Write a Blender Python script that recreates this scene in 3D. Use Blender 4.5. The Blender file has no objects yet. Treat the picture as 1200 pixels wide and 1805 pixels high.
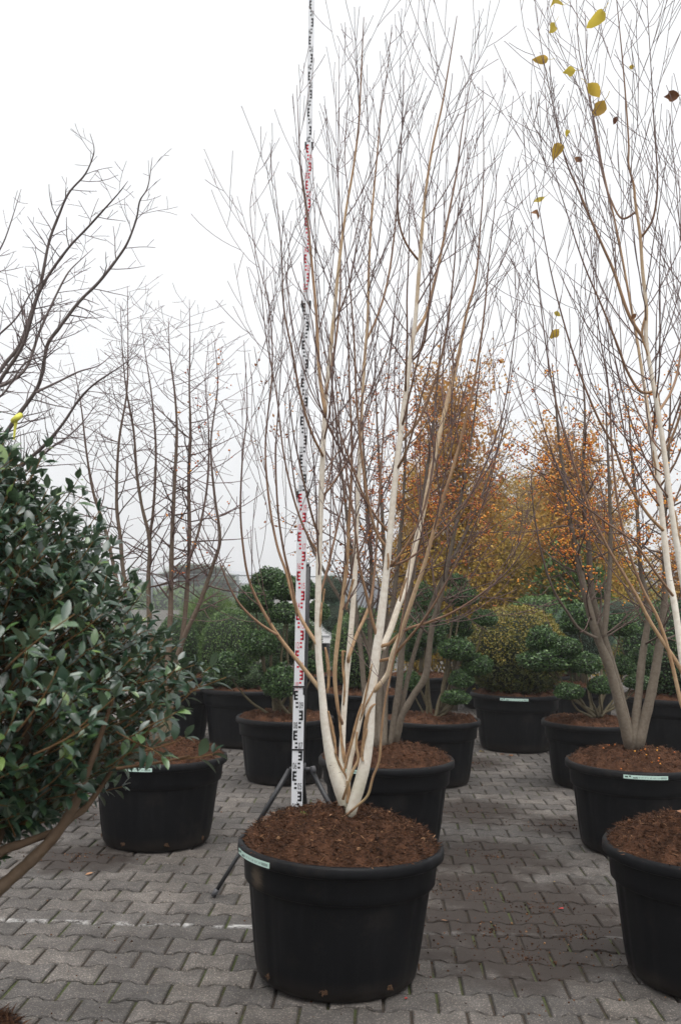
import bpy, math, random
import numpy as np
from mathutils import Vector, Matrix, Euler, noise

# ------------------------------------------------------------------ camera, sky, sun, exposure
scene = bpy.context.scene
COL = scene.collection
F, W_PX, H_PX = 1700.0, 1200.0, 1805.0      # focal length and frame in photo pixels
CAM_Z, TILT, ROLL = 1.5, math.radians(4.75), math.radians(0.9)
cam_d = bpy.data.cameras.new('camera')
cam = bpy.data.objects.new('camera', cam_d)
COL.objects.link(cam)
cam_d.sensor_fit = 'VERTICAL'
cam_d.sensor_height = 36.0
cam_d.lens = 36.0 * F / H_PX
cam_d.clip_start, cam_d.clip_end = 0.05, 2000
cam.location = (0, 0, CAM_Z)
cam.rotation_euler = (Euler((math.pi / 2 + TILT, 0, 0)).to_matrix() @ Matrix.Rotation(ROLL, 3, 'Z')).to_euler()
cam_d.dof.use_dof = True
cam_d.dof.focus_distance = 4.1
cam_d.dof.aperture_fstop = 6.3
scene.camera = cam

SUN_EL, SUN_AZ = math.radians(74), math.radians(165)
world = bpy.data.worlds.new('World')
scene.world = world
world.use_nodes = True
wn, wl = world.node_tree.nodes, world.node_tree.links
wn.clear()
sky = wn.new('ShaderNodeTexSky')
sky.sky_type = 'NISHITA'
sky.sun_disc = False
sky.sun_elevation = SUN_EL
sky.sun_rotation = SUN_AZ
sky.dust_density = 6.0
sky_bw = wn.new('ShaderNodeHueSaturation')
sky_bw.inputs['Saturation'].default_value = 0.12
wl.new(sky.outputs[0], sky_bw.inputs['Color'])
bg1 = wn.new('ShaderNodeBackground')
bg1.inputs['Strength'].default_value = 0.05
wl.new(sky_bw.outputs[0], bg1.inputs['Color'])
bg2 = wn.new('ShaderNodeBackground')          # the even white cloud / fog layer over the whole sky
bg2.inputs['Color'].default_value = (0.965, 0.98, 1.0, 1)
tcw = wn.new('ShaderNodeTexCoord')
spw = wn.new('ShaderNodeSeparateXYZ')
wl.new(tcw.outputs['Generated'], spw.inputs[0])
rmw = wn.new('ShaderNodeMapRange')            # even cloud cover under the sky's own gradient
rmw.interpolation_type = 'SMOOTHSTEP'
for k_, v_ in (('From Min', -0.05), ('From Max', 0.40), ('To Min', 0.50), ('To Max', 0.60)):
    rmw.inputs[k_].default_value = v_
wl.new(spw.outputs['Z'], rmw.inputs['Value'])
wl.new(rmw.outputs[0], bg2.inputs['Strength'])
addw = wn.new('ShaderNodeAddShader')
wo = wn.new('ShaderNodeOutputWorld')
wl.new(bg1.outputs[0], addw.inputs[0])
wl.new(bg2.outputs[0], addw.inputs[1])
wl.new(addw.outputs[0], wo.inputs['Surface'])

sun_d = bpy.data.lights.new('sun', 'SUN')
sun_d.energy = 1.5
sun_d.angle = math.radians(60)
sun_d.color = (1.0, 0.97, 0.93)
sun = bpy.data.objects.new('sun', sun_d)
COL.objects.link(sun)
sun.rotation_euler = Vector((math.sin(SUN_AZ) * math.cos(SUN_EL) * -1, math.cos(SUN_AZ) * math.cos(SUN_EL) * -1, -math.sin(SUN_EL))).to_track_quat('-Z', 'Y').to_euler()

vs = scene.view_settings
vs.view_transform = 'Standard'
vs.look = 'None'
vs.exposure = 0.55
vs.gamma = 1.0
scene.render.engine = 'CYCLES'
cy = scene.cycles
cy.use_denoising = True
cy.denoiser = 'OPENIMAGEDENOISE'
cy.max_bounces = 6
cy.diffuse_bounces = 3
cy.glossy_bounces = 2
cy.transmission_bounces = 2
cy.transparent_max_bounces = 4
cy.volume_bounces = 3
cy.use_adaptive_sampling = True
cy.adaptive_threshold = 0.02
cy.caustics_reflective = False
cy.caustics_refractive = False

RNG = random.Random(7)
CT, ST = math.cos(TILT), math.sin(TILT)
CR, SR = math.cos(ROLL), math.sin(ROLL)


def ray(x, y):
    u, v = (x - W_PX / 2) / F, (H_PX / 2 - y) / F
    u, v = u * CR - v * SR, u * SR + v * CR
    return Vector((u, CT - v * ST, ST + v * CT))


def at(x, y, Y):
    """world point at forward distance Y seen at photo pixel x, y"""
    d = ray(x, y)
    return Vector((0, 0, CAM_Z)) + d * (Y / d.y)


def on_ground(x, y, z=0.0):
    d = ray(x, y)
    return Vector((0, 0, CAM_Z)) + d * ((z - CAM_Z) / d.z)


# ------------------------------------------------------------------ materials
MATS = {}


def mat(name):
    m = bpy.data.materials.new(name)
    m.use_nodes = True
    nt = m.node_tree
    b = nt.nodes['Principled BSDF']
    MATS[name] = m
    return m, nt, b


def N(nt, kind, **kw):
    n = nt.nodes.new(kind)
    for k, v in kw.items():
        if k in n.inputs:
            n.inputs[k].default_value = v
        else:
            setattr(n, k, v)
    return n


def ramp(nt, stops, fac=None, interp='LINEAR'):
    r = nt.nodes.new('ShaderNodeValToRGB')
    cr = r.color_ramp
    cr.interpolation = interp
    while len(cr.elements) > 1:
        cr.elements.remove(cr.elements[0])
    cr.elements[0].position = stops[0][0]
    c = stops[0][1]
    cr.elements[0].color = (c[0], c[1], c[2], 1)
    for p, c in stops[1:]:
        e = cr.elements.new(p)
        e.color = (c[0], c[1], c[2], 1)
    if fac is not None:
        nt.links.new(fac, r.inputs['Fac'])
    return r


def math_node(nt, op, a, b=None, clamp=False):
    n = nt.nodes.new('ShaderNodeMath')
    n.operation = op
    n.use_clamp = clamp
    for i, v in enumerate((a, b)):
        if v is None:
            continue
        if isinstance(v, (int, float)):
            n.inputs[i].default_value = v
        else:
            nt.links.new(v, n.inputs[i])
    return n.outputs[0]


def mixc(nt, fac, a, b, mode='MIX'):
    n = nt.nodes.new('ShaderNodeMix')
    n.data_type = 'RGBA'
    n.blend_type = mode
    for sock, v in ((n.inputs[0], fac), (n.inputs[6], a), (n.inputs[7], b)):
        if isinstance(v, (int, float)):
            sock.default_value = v
        elif isinstance(v, tuple):
            sock.default_value = (v[0], v[1], v[2], 1)
        else:
            nt.links.new(v, sock)
    return n.outputs[2]


def island_rnd(nt):
    return nt.nodes.new('ShaderNodeNewGeometry').outputs['Random Per Island']


def simple(name, col, rough=0.6, var=0.0, scale=20.0, bump=0.0, spec=0.5, metallic=0.0):
    m, nt, b = mat(name)
    b.inputs['Roughness'].default_value = rough
    b.inputs['Specular IOR Level'].default_value = spec
    b.inputs['Metallic'].default_value = metallic
    b.inputs['Base Color'].default_value = (*col, 1)
    if var or bump:
        tc = N(nt, 'ShaderNodeTexCoord')
        ns = N(nt, 'ShaderNodeTexNoise', Scale=scale, Detail=6.0)
        nt.links.new(tc.outputs['Object'], ns.inputs['Vector'])
        if var:
            c = mixc(nt, ns.outputs['Fac'], tuple(x * (1 - var) for x in col), tuple(min(1, x * (1 + var)) for x in col))
            nt.links.new(c, b.inputs['Base Color'])
        if bump:
            bp = N(nt, 'ShaderNodeBump', Strength=bump, Distance=0.01)
            nt.links.new(ns.outputs['Fac'], bp.inputs['Height'])
            nt.links.new(bp.outputs[0], b.inputs['Normal'])
    return m


def leafy(name, stops, rough=0.45, spec=0.5, trans=0.0, under=None, zmix=None):
    m, nt, b = mat(name)
    b.inputs['Roughness'].default_value = rough
    b.inputs['Specular IOR Level'].default_value = spec
    oi = N(nt, 'ShaderNodeObjectInfo')
    r = math_node(nt, 'FRACT', math_node(nt, 'ADD', island_rnd(nt), oi.outputs['Random']))
    c = ramp(nt, stops, r).outputs[0]
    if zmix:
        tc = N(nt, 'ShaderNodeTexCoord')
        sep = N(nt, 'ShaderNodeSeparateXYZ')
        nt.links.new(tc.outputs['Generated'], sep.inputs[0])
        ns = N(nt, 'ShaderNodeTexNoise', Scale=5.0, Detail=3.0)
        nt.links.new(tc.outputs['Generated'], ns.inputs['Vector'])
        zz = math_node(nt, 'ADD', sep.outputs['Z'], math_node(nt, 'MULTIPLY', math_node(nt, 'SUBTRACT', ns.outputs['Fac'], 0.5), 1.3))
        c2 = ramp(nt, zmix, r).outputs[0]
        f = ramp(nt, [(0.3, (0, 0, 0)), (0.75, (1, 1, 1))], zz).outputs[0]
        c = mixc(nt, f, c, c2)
    if under:
        g = N(nt, 'ShaderNodeNewGeometry')
        c = mixc(nt, g.outputs['Backfacing'], c, under)
    nt.links.new(c, b.inputs['Base Color'])
    if trans:
        tr = N(nt, 'ShaderNodeBsdfTranslucent')
        nt.links.new(c, tr.inputs['Color'])
        mx = N(nt, 'ShaderNodeMixShader')
        mx.inputs[0].default_value = trans
        out = nt.nodes['Material Output']
        nt.links.new(b.outputs[0], mx.inputs[1])
        nt.links.new(tr.outputs[0], mx.inputs[2])
        nt.links.new(mx.outputs[0], out.inputs['Surface'])
    return m


def bark(name, stops, lenticel=0.0, rough=0.7, moss=0.0, gain=40.0, rough_lo=0.66):
    """bark whose colour follows the thickness of the wood ('rad' attribute, metres x 40)"""
    m, nt, b = mat(name)
    b.inputs['Roughness'].default_value = rough
    b.inputs['Specular IOR Level'].default_value = 0.3
    at_ = N(nt, 'ShaderNodeAttribute', attribute_name='rad')
    tc = N(nt, 'ShaderNodeTexCoord')
    big = N(nt, 'ShaderNodeTexNoise', Scale=9.0, Detail=5.0)
    nt.links.new(tc.outputs['Object'], big.inputs['Vector'])
    v = math_node(nt, 'MULTIPLY', at_.outputs['Fac'], gain)
    v = math_node(nt, 'ADD', v, math_node(nt, 'MULTIPLY', math_node(nt, 'SUBTRACT', big.outputs['Fac'], 0.5), math_node(nt, 'MULTIPLY', v, 0.7)))
    c = ramp(nt, stops, v).outputs[0]
    fine = N(nt, 'ShaderNodeTexNoise', Scale=60.0, Detail=6.0)
    nt.links.new(tc.outputs['Object'], fine.inputs['Vector'])
    dk = ramp(nt, [(0.3, (rough_lo, rough_lo * 0.95, rough_lo * 0.9)), (0.62, (1, 1, 1))], fine.outputs['Fac']).outputs[0]
    c = mixc(nt, 0.8, c, dk, 'MULTIPLY')
    if lenticel:
        mp = N(nt, 'ShaderNodeMapping')
        mp.inputs['Scale'].default_value = (26, 26, 150)
        nt.links.new(tc.outputs['Object'], mp.inputs['Vector'])
        ln = N(nt, 'ShaderNodeTexNoise', Scale=1.0, Detail=2.0)
        nt.links.new(mp.outputs[0], ln.inputs['Vector'])
        lm = ramp(nt, [(0.70, (0, 0, 0)), (0.78, (1, 1, 1))], ln.outputs['Fac']).outputs[0]
        thick = ramp(nt, [(0.3, (0, 0, 0)), (0.5, (1, 1, 1))], v).outputs[0]
        lm = math_node(nt, 'MULTIPLY', math_node(nt, 'MULTIPLY', lm, thick), lenticel)
        c = mixc(nt, lm, c, (0.16, 0.09, 0.055))
    if moss:
        sep = N(nt, 'ShaderNodeSeparateXYZ')
        g = N(nt, 'ShaderNodeNewGeometry')
        nt.links.new(g.outputs['Position'], sep.inputs[0])
        low = ramp(nt, [(0.60, (1, 1, 1)), (1.15, (0, 0, 0))], sep.outputs['Z']).outputs[0]
        low = math_node(nt, 'MULTIPLY', math_node(nt, 'MULTIPLY', low, ramp(nt, [(0.35, (0, 0, 0)), (0.7, (1, 1, 1))], big.outputs['Fac']).outputs[0]), moss)
        c = mixc(nt, low, c, (0.27, 0.28, 0.12))
    nt.links.new(c, b.inputs['Base Color'])
    bp = N(nt, 'ShaderNodeBump', Strength=0.35, Distance=0.004)
    nt.links.new(fine.outputs['Fac'], bp.inputs['Height'])
    nt.links.new(bp.outputs[0], b.inputs['Normal'])
    return m


# line of the worn white paint on the paving and the direction of the paver rows
LA, LB = on_ground(0, 1623), on_ground(1120, 1656)
ROW_ANG = math.atan2(LB.y - LA.y, LB.x - LA.x)
ROW_DIR = Vector((math.cos(ROW_ANG), math.sin(ROW_ANG), 0))
ROW_NRM = Vector((-math.sin(ROW_ANG), math.cos(ROW_ANG), 0))
LINE_OFF = LA.dot(ROW_NRM)
STAIN = [(on_ground(870, 1640), 0.75), (on_ground(930, 1690), 0.48), (on_ground(830, 1430), 0.6), (on_ground(960, 1600), 0.65), (on_ground(1010, 1650), 0.5), (on_ground(860, 1510), 0.6), (on_ground(830, 1345), 0.5),
         (on_ground(990, 1455), 0.4), (on_ground(140, 1510), 0.45), (on_ground(60, 1440), 0.7), (on_ground(840, 1570), 0.55)]


def paver_material():
    m, nt, b = mat('concrete_paver')
    b.inputs['Roughness'].default_value = 0.78
    b.inputs['Specular IOR Level'].default_value = 0.35
    g = N(nt, 'ShaderNodeNewGeometry')
    oi = N(nt, 'ShaderNodeObjectInfo')
    r = math_node(nt, 'FRACT', math_node(nt, 'ADD', g.outputs['Random Per Island'], oi.outputs['Random']))
    base = ramp(nt, [(0.0, (0.086, 0.080, 0.076)), (0.35, (0.102, 0.094, 0.089)), (0.7, (0.116, 0.106, 0.099)), (1.0, (0.140, 0.127, 0.116))], r).outputs[0]
    pos = g.outputs['Position']

    def noise_at(scale, detail=5.0, rough=0.6):
        n = N(nt, 'ShaderNodeTexNoise', Scale=scale, Detail=detail, Roughness=rough)
        nt.links.new(pos, n.inputs['Vector'])
        return n.outputs['Fac']
    big = noise_at(1.7)
    mid = noise_at(11.0)
    fine = noise_at(260.0, 3.0)
    c = mixc(nt, 1.0, base, ramp(nt, [(0.3, (0.62, 0.61, 0.60)), (0.72, (1.25, 1.24, 1.22))], big).outputs[0], 'MULTIPLY')
    c = mixc(nt, 1.0, c, ramp(nt, [(0.3, (0.72, 0.70, 0.68)), (0.7, (1.2, 1.2, 1.2))], mid).outputs[0], 'MULTIPLY')
    # aggregate: light and dark grains
    vo = N(nt, 'ShaderNodeTexVoronoi', Scale=240.0)
    nt.links.new(pos, vo.inputs['Vector'])
    grain = ramp(nt, [(0.0, (0.55, 0.55, 0.55)), (0.5, (1.0, 1.0, 1.0)), (0.86, (1.1, 1.1, 1.1)), (0.94, (2.5, 2.4, 2.25))], None)
    sp = N(nt, 'ShaderNodeSeparateColor')
    nt.links.new(vo.outputs['Color'], sp.inputs[0])
    nt.links.new(sp.outputs[0], grain.inputs['Fac'])
    c = mixc(nt, 0.8, c, grain.outputs[0], 'MULTIPLY')
    # trodden soil stains
    stain = None
    for p, rad in STAIN:
        d = N(nt, 'ShaderNodeVectorMath', operation='DISTANCE')
        nt.links.new(pos, d.inputs[0])
        d.inputs[1].default_value = p
        f = math_node(nt, 'SUBTRACT', 1.0, math_node(nt, 'DIVIDE', d.outputs['Value'], rad), clamp=True)
        stain = f if stain is None else math_node(nt, 'MAXIMUM', stain, f)
    stn = math_node(nt, 'ADD', stain, math_node(nt, 'MULTIPLY', math_node(nt, 'SUBTRACT', noise_at(5.0, 7.0, 0.7), 0.5), 1.7))
    sm = ramp(nt, [(0.10, (0, 0, 0)), (0.55, (1, 1, 1))], stn).outputs[0]
    sm = math_node(nt, 'MULTIPLY', sm, ramp(nt, [(0.0, (0, 0, 0)), (0.15, (1, 1, 1))], stain).outputs[0])
    c = mixc(nt, math_node(nt, 'MULTIPLY', sm, 0.92), c, (0.030, 0.0215, 0.017))
    # worn white paint line
    dt = N(nt, 'ShaderNodeVectorMath', operation='DOT_PRODUCT')
    nt.links.new(pos, dt.inputs[0])
    dt.inputs[1].default_value = ROW_NRM
    dist = math_node(nt, 'ABSOLUTE', math_node(nt, 'SUBTRACT', dt.outputs['Value'], LINE_OFF + 0.012))
    ln = ramp(nt, [(0.012, (1, 1, 1)), (0.03, (0, 0, 0))], dist).outputs[0]
    wear = ramp(nt, [(0.46, (0, 0, 0)), (0.60, (1, 1, 1))], noise_at(7.0, 8.0, 0.75)).outputs[0]
    lf = math_node(nt, 'MULTIPLY', math_node(nt, 'MULTIPLY', ln, wear), math_node(nt, 'SUBTRACT', 0.75, math_node(nt, 'MULTIPLY', sm, 0.6)))
    c = mixc(nt, lf, c, (0.62, 0.61, 0.59))
    nt.links.new(c, b.inputs['Base Color'])
    bp = N(nt, 'ShaderNodeBump', Strength=0.55, Distance=0.002)
    nt.links.new(math_node(nt, 'ADD', fine, math_node(nt, 'MULTIPLY', sp.outputs[1], 0.5)), bp.inputs['Height'])
    nt.links.new(bp.outputs[0], b.inputs['Normal'])
    return m


def joint_material():
    m, nt, b = mat('joint_sand')
    b.inputs['Roughness'].default_value = 0.95
    g = N(nt, 'ShaderNodeNewGeometry')
    n1 = N(nt, 'ShaderNodeTexNoise', Scale=3.0, Detail=6.0)
    n2 = N(nt, 'ShaderNodeTexNoise', Scale=90.0, Detail=4.0)
    nt.links.new(g.outputs['Position'], n1.inputs['Vector'])
    nt.links.new(g.outputs['Position'], n2.inputs['Vector'])
    dirt = ramp(nt, [(0.3, (0.026, 0.020, 0.015)), (0.7, (0.062, 0.046, 0.033))], n2.outputs['Fac']).outputs[0]
    moss = ramp(nt, [(0.3, (0.03, 0.04, 0.012)), (0.7, (0.085, 0.10, 0.03))], n2.outputs['Fac']).outputs[0]
    f = ramp(nt, [(0.48, (0, 0, 0)), (0.6, (1, 1, 1))], n1.outputs['Fac']).outputs[0]
    nt.links.new(mixc(nt, f, dirt, moss), b.inputs['Base Color'])
    bp = N(nt, 'ShaderNodeBump', Strength=0.9, Distance=0.01)
    nt.links.new(n2.outputs['Fac'], bp.inputs['Height'])
    nt.links.new(bp.outputs[0], b.inputs['Normal'])
    return m


def pot_material(name='black_pot_plastic', smear=None):
    m, nt, b = mat(name)
    b.inputs['Roughness'].default_value = 0.5
    b.inputs['Specular IOR Level'].default_value = 0.16
    tc = N(nt, 'ShaderNodeTexCoord')
    n1 = N(nt, 'ShaderNodeTexNoise', Scale=5.0, Detail=8.0, Roughness=0.7)
    nt.links.new(tc.outputs['Object'], n1.inputs['Vector'])
    mp = N(nt, 'ShaderNodeMapping')
    mp.inputs['Scale'].default_value = (30, 30, 2.0)
    nt.links.new(tc.outputs['Object'], mp.inputs['Vector'])
    n2 = N(nt, 'ShaderNodeTexNoise', Scale=1.0, Detail=5.0)
    nt.links.new(mp.outputs[0], n2.inputs['Vector'])
    c = mixc(nt, n1.outputs['Fac'], (0.0030, 0.0032, 0.0042), (0.0062, 0.0066, 0.0082))
    dust = ramp(nt, [(0.54, (0, 0, 0)), (0.78, (1, 1, 1))], n1.outputs['Fac']).outputs[0]
    c = mixc(nt, math_node(nt, 'MULTIPLY', dust, 0.35), c, (0.06, 0.050, 0.04))
    streak = ramp(nt, [(0.55, (0, 0, 0)), (0.75, (1, 1, 1))], n2.outputs['Fac']).outputs[0]
    c = mixc(nt, math_node(nt, 'MULTIPLY', streak, 0.3), c, (0.02, 0.02, 0.022))
    sep = N(nt, 'ShaderNodeSeparateXYZ')
    nt.links.new(tc.outputs['Object'], sep.inputs[0])
    low = ramp(nt, [(0.0, (1, 1, 1)), (0.09, (0, 0, 0))], sep.outputs['Z']).outputs[0]
    low = math_node(nt, 'MULTIPLY', low, n1.outputs['Fac'])
    c = mixc(nt, math_node(nt, 'MULTIPLY', low, 0.6), c, (0.07, 0.053, 0.04))
    if smear:
        d = N(nt, 'ShaderNodeVectorMath', operation='DISTANCE')
        nt.links.new(tc.outputs['Object'], d.inputs[0])
        d.inputs[1].default_value = smear
        mp3 = N(nt, 'ShaderNodeMapping')
        mp3.inputs['Scale'].default_value = (10, 10, 55)
        mp3.inputs['Rotation'].default_value = (0.3, 0.2, 0)
        nt.links.new(tc.outputs['Object'], mp3.inputs['Vector'])
        n3 = N(nt, 'ShaderNodeTexNoise', Scale=1.0, Detail=7.0, Roughness=0.7)
        nt.links.new(mp3.outputs[0], n3.inputs['Vector'])
        f3 = math_node(nt, 'SUBTRACT', 1.0, math_node(nt, 'DIVIDE', d.outputs['Value'], 0.10), clamp=True)
        f3 = ramp(nt, [(0.55, (0, 0, 0)), (0.95, (1, 1, 1))], math_node(nt, 'ADD', f3, math_node(nt, 'MULTIPLY', math_node(nt, 'SUBTRACT', n3.outputs['Fac'], 0.35), 1.0))).outputs[0]
        f3 = math_node(nt, 'MULTIPLY', f3, ramp(nt, [(0.0, (1, 1, 1)), (0.12, (0, 0, 0))], d.outputs['Value']).outputs[0])
        c = mixc(nt, math_node(nt, 'MULTIPLY', f3, 0.8), c, (0.14, 0.105, 0.075))
    nt.links.new(c, b.inputs['Base Color'])
    nt.links.new(ramp(nt, [(0.3, (0.42, 0.42, 0.42)), (0.7, (0.62, 0.62, 0.62))], n1.outputs['Fac']).outputs[0], b.inputs['Roughness'])
    bp = N(nt, 'ShaderNodeBump', Strength=0.12, Distance=0.003)
    nt.links.new(n2.outputs['Fac'], bp.inputs['Height'])
    nt.links.new(bp.outputs[0], b.inputs['Normal'])
    return m


def soil_material(name, gain=1.0):
    m, nt, b = mat(name)
    b.inputs['Roughness'].default_value = 0.95
    b.inputs['Specular IOR Level'].default_value = 0.15
    r = island_rnd(nt)
    g = lambda c: tuple(x * gain for x in c)
    c = ramp(nt, [(0.0, g((0.022, 0.012, 0.008))), (0.4, g((0.060, 0.029, 0.017))), (0.78, g((0.095, 0.045, 0.025))), (0.95, g((0.16, 0.082, 0.043))), (1.0, g((0.34, 0.20, 0.11)))], r).outputs[0]
    tc = N(nt, 'ShaderNodeTexCoord')
    n1 = N(nt, 'ShaderNodeTexNoise', Scale=14.0, Detail=7.0, Roughness=0.7)
    nt.links.new(tc.outputs['Object'], n1.inputs['Vector'])
    c = mixc(nt, 0.9, c, ramp(nt, [(0.32, (0.24, 0.23, 0.22)), (0.62, (1.15, 1.12, 1.1))], n1.outputs['Fac']).outputs[0], 'MULTIPLY')
    nt.links.new(c, b.inputs['Base Color'])
    n2 = N(nt, 'ShaderNodeTexNoise', Scale=120.0, Detail=5.0)
    nt.links.new(tc.outputs['Object'], n2.inputs['Vector'])
    bp = N(nt, 'ShaderNodeBump', Strength=0.9, Distance=0.012)
    nt.links.new(n2.outputs['Fac'], bp.inputs['Height'])
    nt.links.new(bp.outputs[0], b.inputs['Normal'])
    return m


M_PAVER, M_JOINT, M_POT = paver_material(), joint_material(), pot_material()
M_SOIL = soil_material('bark_soil', 1.25)
M_GROUND = simple('far_earth', (0.075, 0.068, 0.055), 0.95, 0.4, 0.8, 0.5)
M_BIRCH = bark('birch_bark', [(0.0, (0.17, 0.115, 0.115)), (0.10, (0.16, 0.105, 0.095)), (0.18, (0.26, 0.155, 0.10)), (0.28, (0.44, 0.28, 0.16)), (0.40, (0.60, 0.45, 0.29)), (0.48, (0.82, 0.74, 0.62)), (0.8, (0.86, 0.81, 0.72))], 0.85, 0.6, 0.5, 58.0, 0.82)
M_BIRCHT = bark('birch_branch_bark', [(0.0, (0.17, 0.115, 0.115)), (0.10, (0.16, 0.105, 0.095)), (0.18, (0.26, 0.155, 0.10)), (0.28, (0.44, 0.28, 0.16)), (0.40, (0.60, 0.45, 0.29)), (0.48, (0.82, 0.74, 0.62)), (0.8, (0.86, 0.81, 0.72))], 0.85, 0.6, 0.5, 40.0, 0.80)
M_PEEL = simple('peeling_bark', (0.34, 0.21, 0.11), 0.7, 0.85, 45, 0.6)
M_CRAB = bark('crab_apple_bark', [(0.0, (0.15, 0.085, 0.075)), (0.15, (0.14, 0.10, 0.085)), (0.4, (0.145, 0.118, 0.092)), (0.9, (0.19, 0.158, 0.122))], 0.5, 0.8, 0.0)
M_CRAB2 = bark('plum_bark', [(0.0, (0.17, 0.095, 0.10)), (0.15, (0.14, 0.095, 0.085)), (0.4, (0.17, 0.125, 0.095)), (0.9, (0.21, 0.16, 0.115))], 0.2, 0.8, 0.3)
M_HORN = bark('grey_bark', [(0.0, (0.17, 0.12, 0.125)), (0.2, (0.15, 0.12, 0.115)), (0.6, (0.19, 0.16, 0.145))], 0.0, 0.7)
M_SHRUBBARK = bark('shrub_bark', [(0.0, (0.20, 0.115, 0.035)), (0.10, (0.11, 0.060, 0.028)), (0.3, (0.11, 0.070, 0.042)), (0.7, (0.14, 0.10, 0.068))], 0.0, 0.8)
M_TOPBARK = bark('topiary_bark', [(0.0, (0.10, 0.085, 0.05)), (0.5, (0.16, 0.135, 0.085))], 0.0, 0.8)
M_LEAF = leafy('glossy_leaf', [(0.0, (0.016, 0.042, 0.024)), (0.4, (0.026, 0.062, 0.036)), (0.8, (0.042, 0.090, 0.045)), (0.95, (0.085, 0.16, 0.05)), (1.0, (0.18, 0.27, 0.07))], 0.30, 1.0, 0.12, under=(0.085, 0.135, 0.075))
M_BOX = leafy('box_leaf', [(0.0, (0.020, 0.050, 0.018)), (0.5, (0.050, 0.105, 0.032)), (0.85, (0.085, 0.16, 0.045)), (1.0, (0.14, 0.23, 0.07))], 0.42, 0.5, 0.1)
M_BOXL = leafy('light_box_leaf', [(0.0, (0.034, 0.075, 0.022)), (0.5, (0.078, 0.145, 0.040)), (0.85, (0.12, 0.20, 0.05)), (1.0, (0.19, 0.28, 0.09))], 0.42, 0.5, 0.1)
M_CORE = simple('foliage_shade_core', (0.010, 0.016, 0.007), 0.9)  # solid filler ball, shade between the leaves put into its colour
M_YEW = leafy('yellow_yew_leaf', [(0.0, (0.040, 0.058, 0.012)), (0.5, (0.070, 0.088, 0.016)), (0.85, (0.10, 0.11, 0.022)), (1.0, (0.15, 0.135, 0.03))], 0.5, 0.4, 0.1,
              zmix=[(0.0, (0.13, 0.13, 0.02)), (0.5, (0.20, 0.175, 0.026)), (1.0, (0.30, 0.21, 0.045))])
M_PINE = leafy('pine_needle', [(0.0, (0.05, 0.10, 0.026)), (0.5, (0.11, 0.185, 0.045)), (1.0, (0.19, 0.27, 0.07))], 0.5, 0.4, 0.15)
M_BLUE = leafy('blue_needle', [(0.0, (0.08, 0.145, 0.10)), (0.5, (0.15, 0.24, 0.17)), (1.0, (0.23, 0.33, 0.24))], 0.5, 0.4, 0.1)
M_GREEN = leafy('mid_green_leaf', [(0.0, (0.05, 0.105, 0.03)), (0.5, (0.10, 0.18, 0.05)), (1.0, (0.17, 0.26, 0.08))], 0.45, 0.5, 0.15)
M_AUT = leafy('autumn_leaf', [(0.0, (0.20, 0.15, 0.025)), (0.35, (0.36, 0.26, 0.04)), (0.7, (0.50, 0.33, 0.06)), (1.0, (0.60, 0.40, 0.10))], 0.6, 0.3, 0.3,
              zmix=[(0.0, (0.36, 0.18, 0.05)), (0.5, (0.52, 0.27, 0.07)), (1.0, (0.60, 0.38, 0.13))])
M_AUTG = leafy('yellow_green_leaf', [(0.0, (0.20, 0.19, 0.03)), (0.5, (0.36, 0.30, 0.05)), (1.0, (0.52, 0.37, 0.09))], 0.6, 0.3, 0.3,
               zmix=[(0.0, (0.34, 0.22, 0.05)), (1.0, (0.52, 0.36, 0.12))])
M_BERRY = leafy('orange_fruit', [(0.0, (0.42, 0.09, 0.015)), (0.4, (0.70, 0.22, 0.02)), (1.0, (0.85, 0.42, 0.04))], 0.35, 0.5)
M_BERRYR = leafy('red_orange_fruit', [(0.0, (0.32, 0.05, 0.015)), (0.5, (0.58, 0.16, 0.02)), (1.0, (0.78, 0.34, 0.04))], 0.35, 0.5)
M_RLEAF = leafy('russet_leaf', [(0.0, (0.18, 0.05, 0.02)), (0.5, (0.33, 0.12, 0.03)), (1.0, (0.45, 0.22, 0.06))], 0.6, 0.3, 0.3)
M_YLEAF = leafy('yellow_leaf', [(0.0, (0.48, 0.30, 0.06)), (0.5, (0.62, 0.48, 0.07)), (1.0, (0.70, 0.58, 0.12))], 0.6, 0.3, 0.6)
M_STAFF = simple('staff_white', (0.82, 0.83, 0.86), 0.35)
M_BLACKP = simple('print_black', (0.012, 0.012, 0.014), 0.5)
M_REDP = simple('print_red', (0.62, 0.012, 0.035), 0.5)
M_BLKMETAL = simple('black_metal', (0.018, 0.018, 0.020), 0.38, 0.2, 40, 0.0, 0.5)
M_RUBBER = simple('grey_plastic', (0.06, 0.06, 0.065), 0.5)
M_STEEL = simple('steel', (0.45, 0.46, 0.47), 0.35, metallic=0.9)
M_STICK = simple('mint_label', (0.55, 0.74, 0.66), 0.5)
M_STICKP = simple('label_print', (0.05, 0.09, 0.08), 0.6)
M_TAPE = simple('yellow_tape', (0.72, 0.70, 0.10), 0.5)
M_GALV = simple('galvanised', (0.13, 0.15, 0.15), 0.5, 0.2, 10)
M_WALLG = simple('grey_cladding', (0.10, 0.105, 0.115), 0.7, 0.15, 2)
M_WALLL = simple('pale_cladding', (0.30, 0.31, 0.33), 0.7, 0.1, 2)
M_WHITEP = simple('white_paint', (0.78, 0.78, 0.78), 0.5)
M_GLASS = simple('dark_glass', (0.05, 0.06, 0.07), 0.1)
M_ROOTS = simple('root_brown', (0.10, 0.052, 0.026), 0.9, 0.5, 60, 0.6)
M_DRY = leafy('dry_leaf', [(0.0, (0.16, 0.07, 0.04)), (0.5, (0.30, 0.15, 0.08)), (1.0, (0.42, 0.24, 0.13))], 0.7, 0.2, 0.1)
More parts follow.
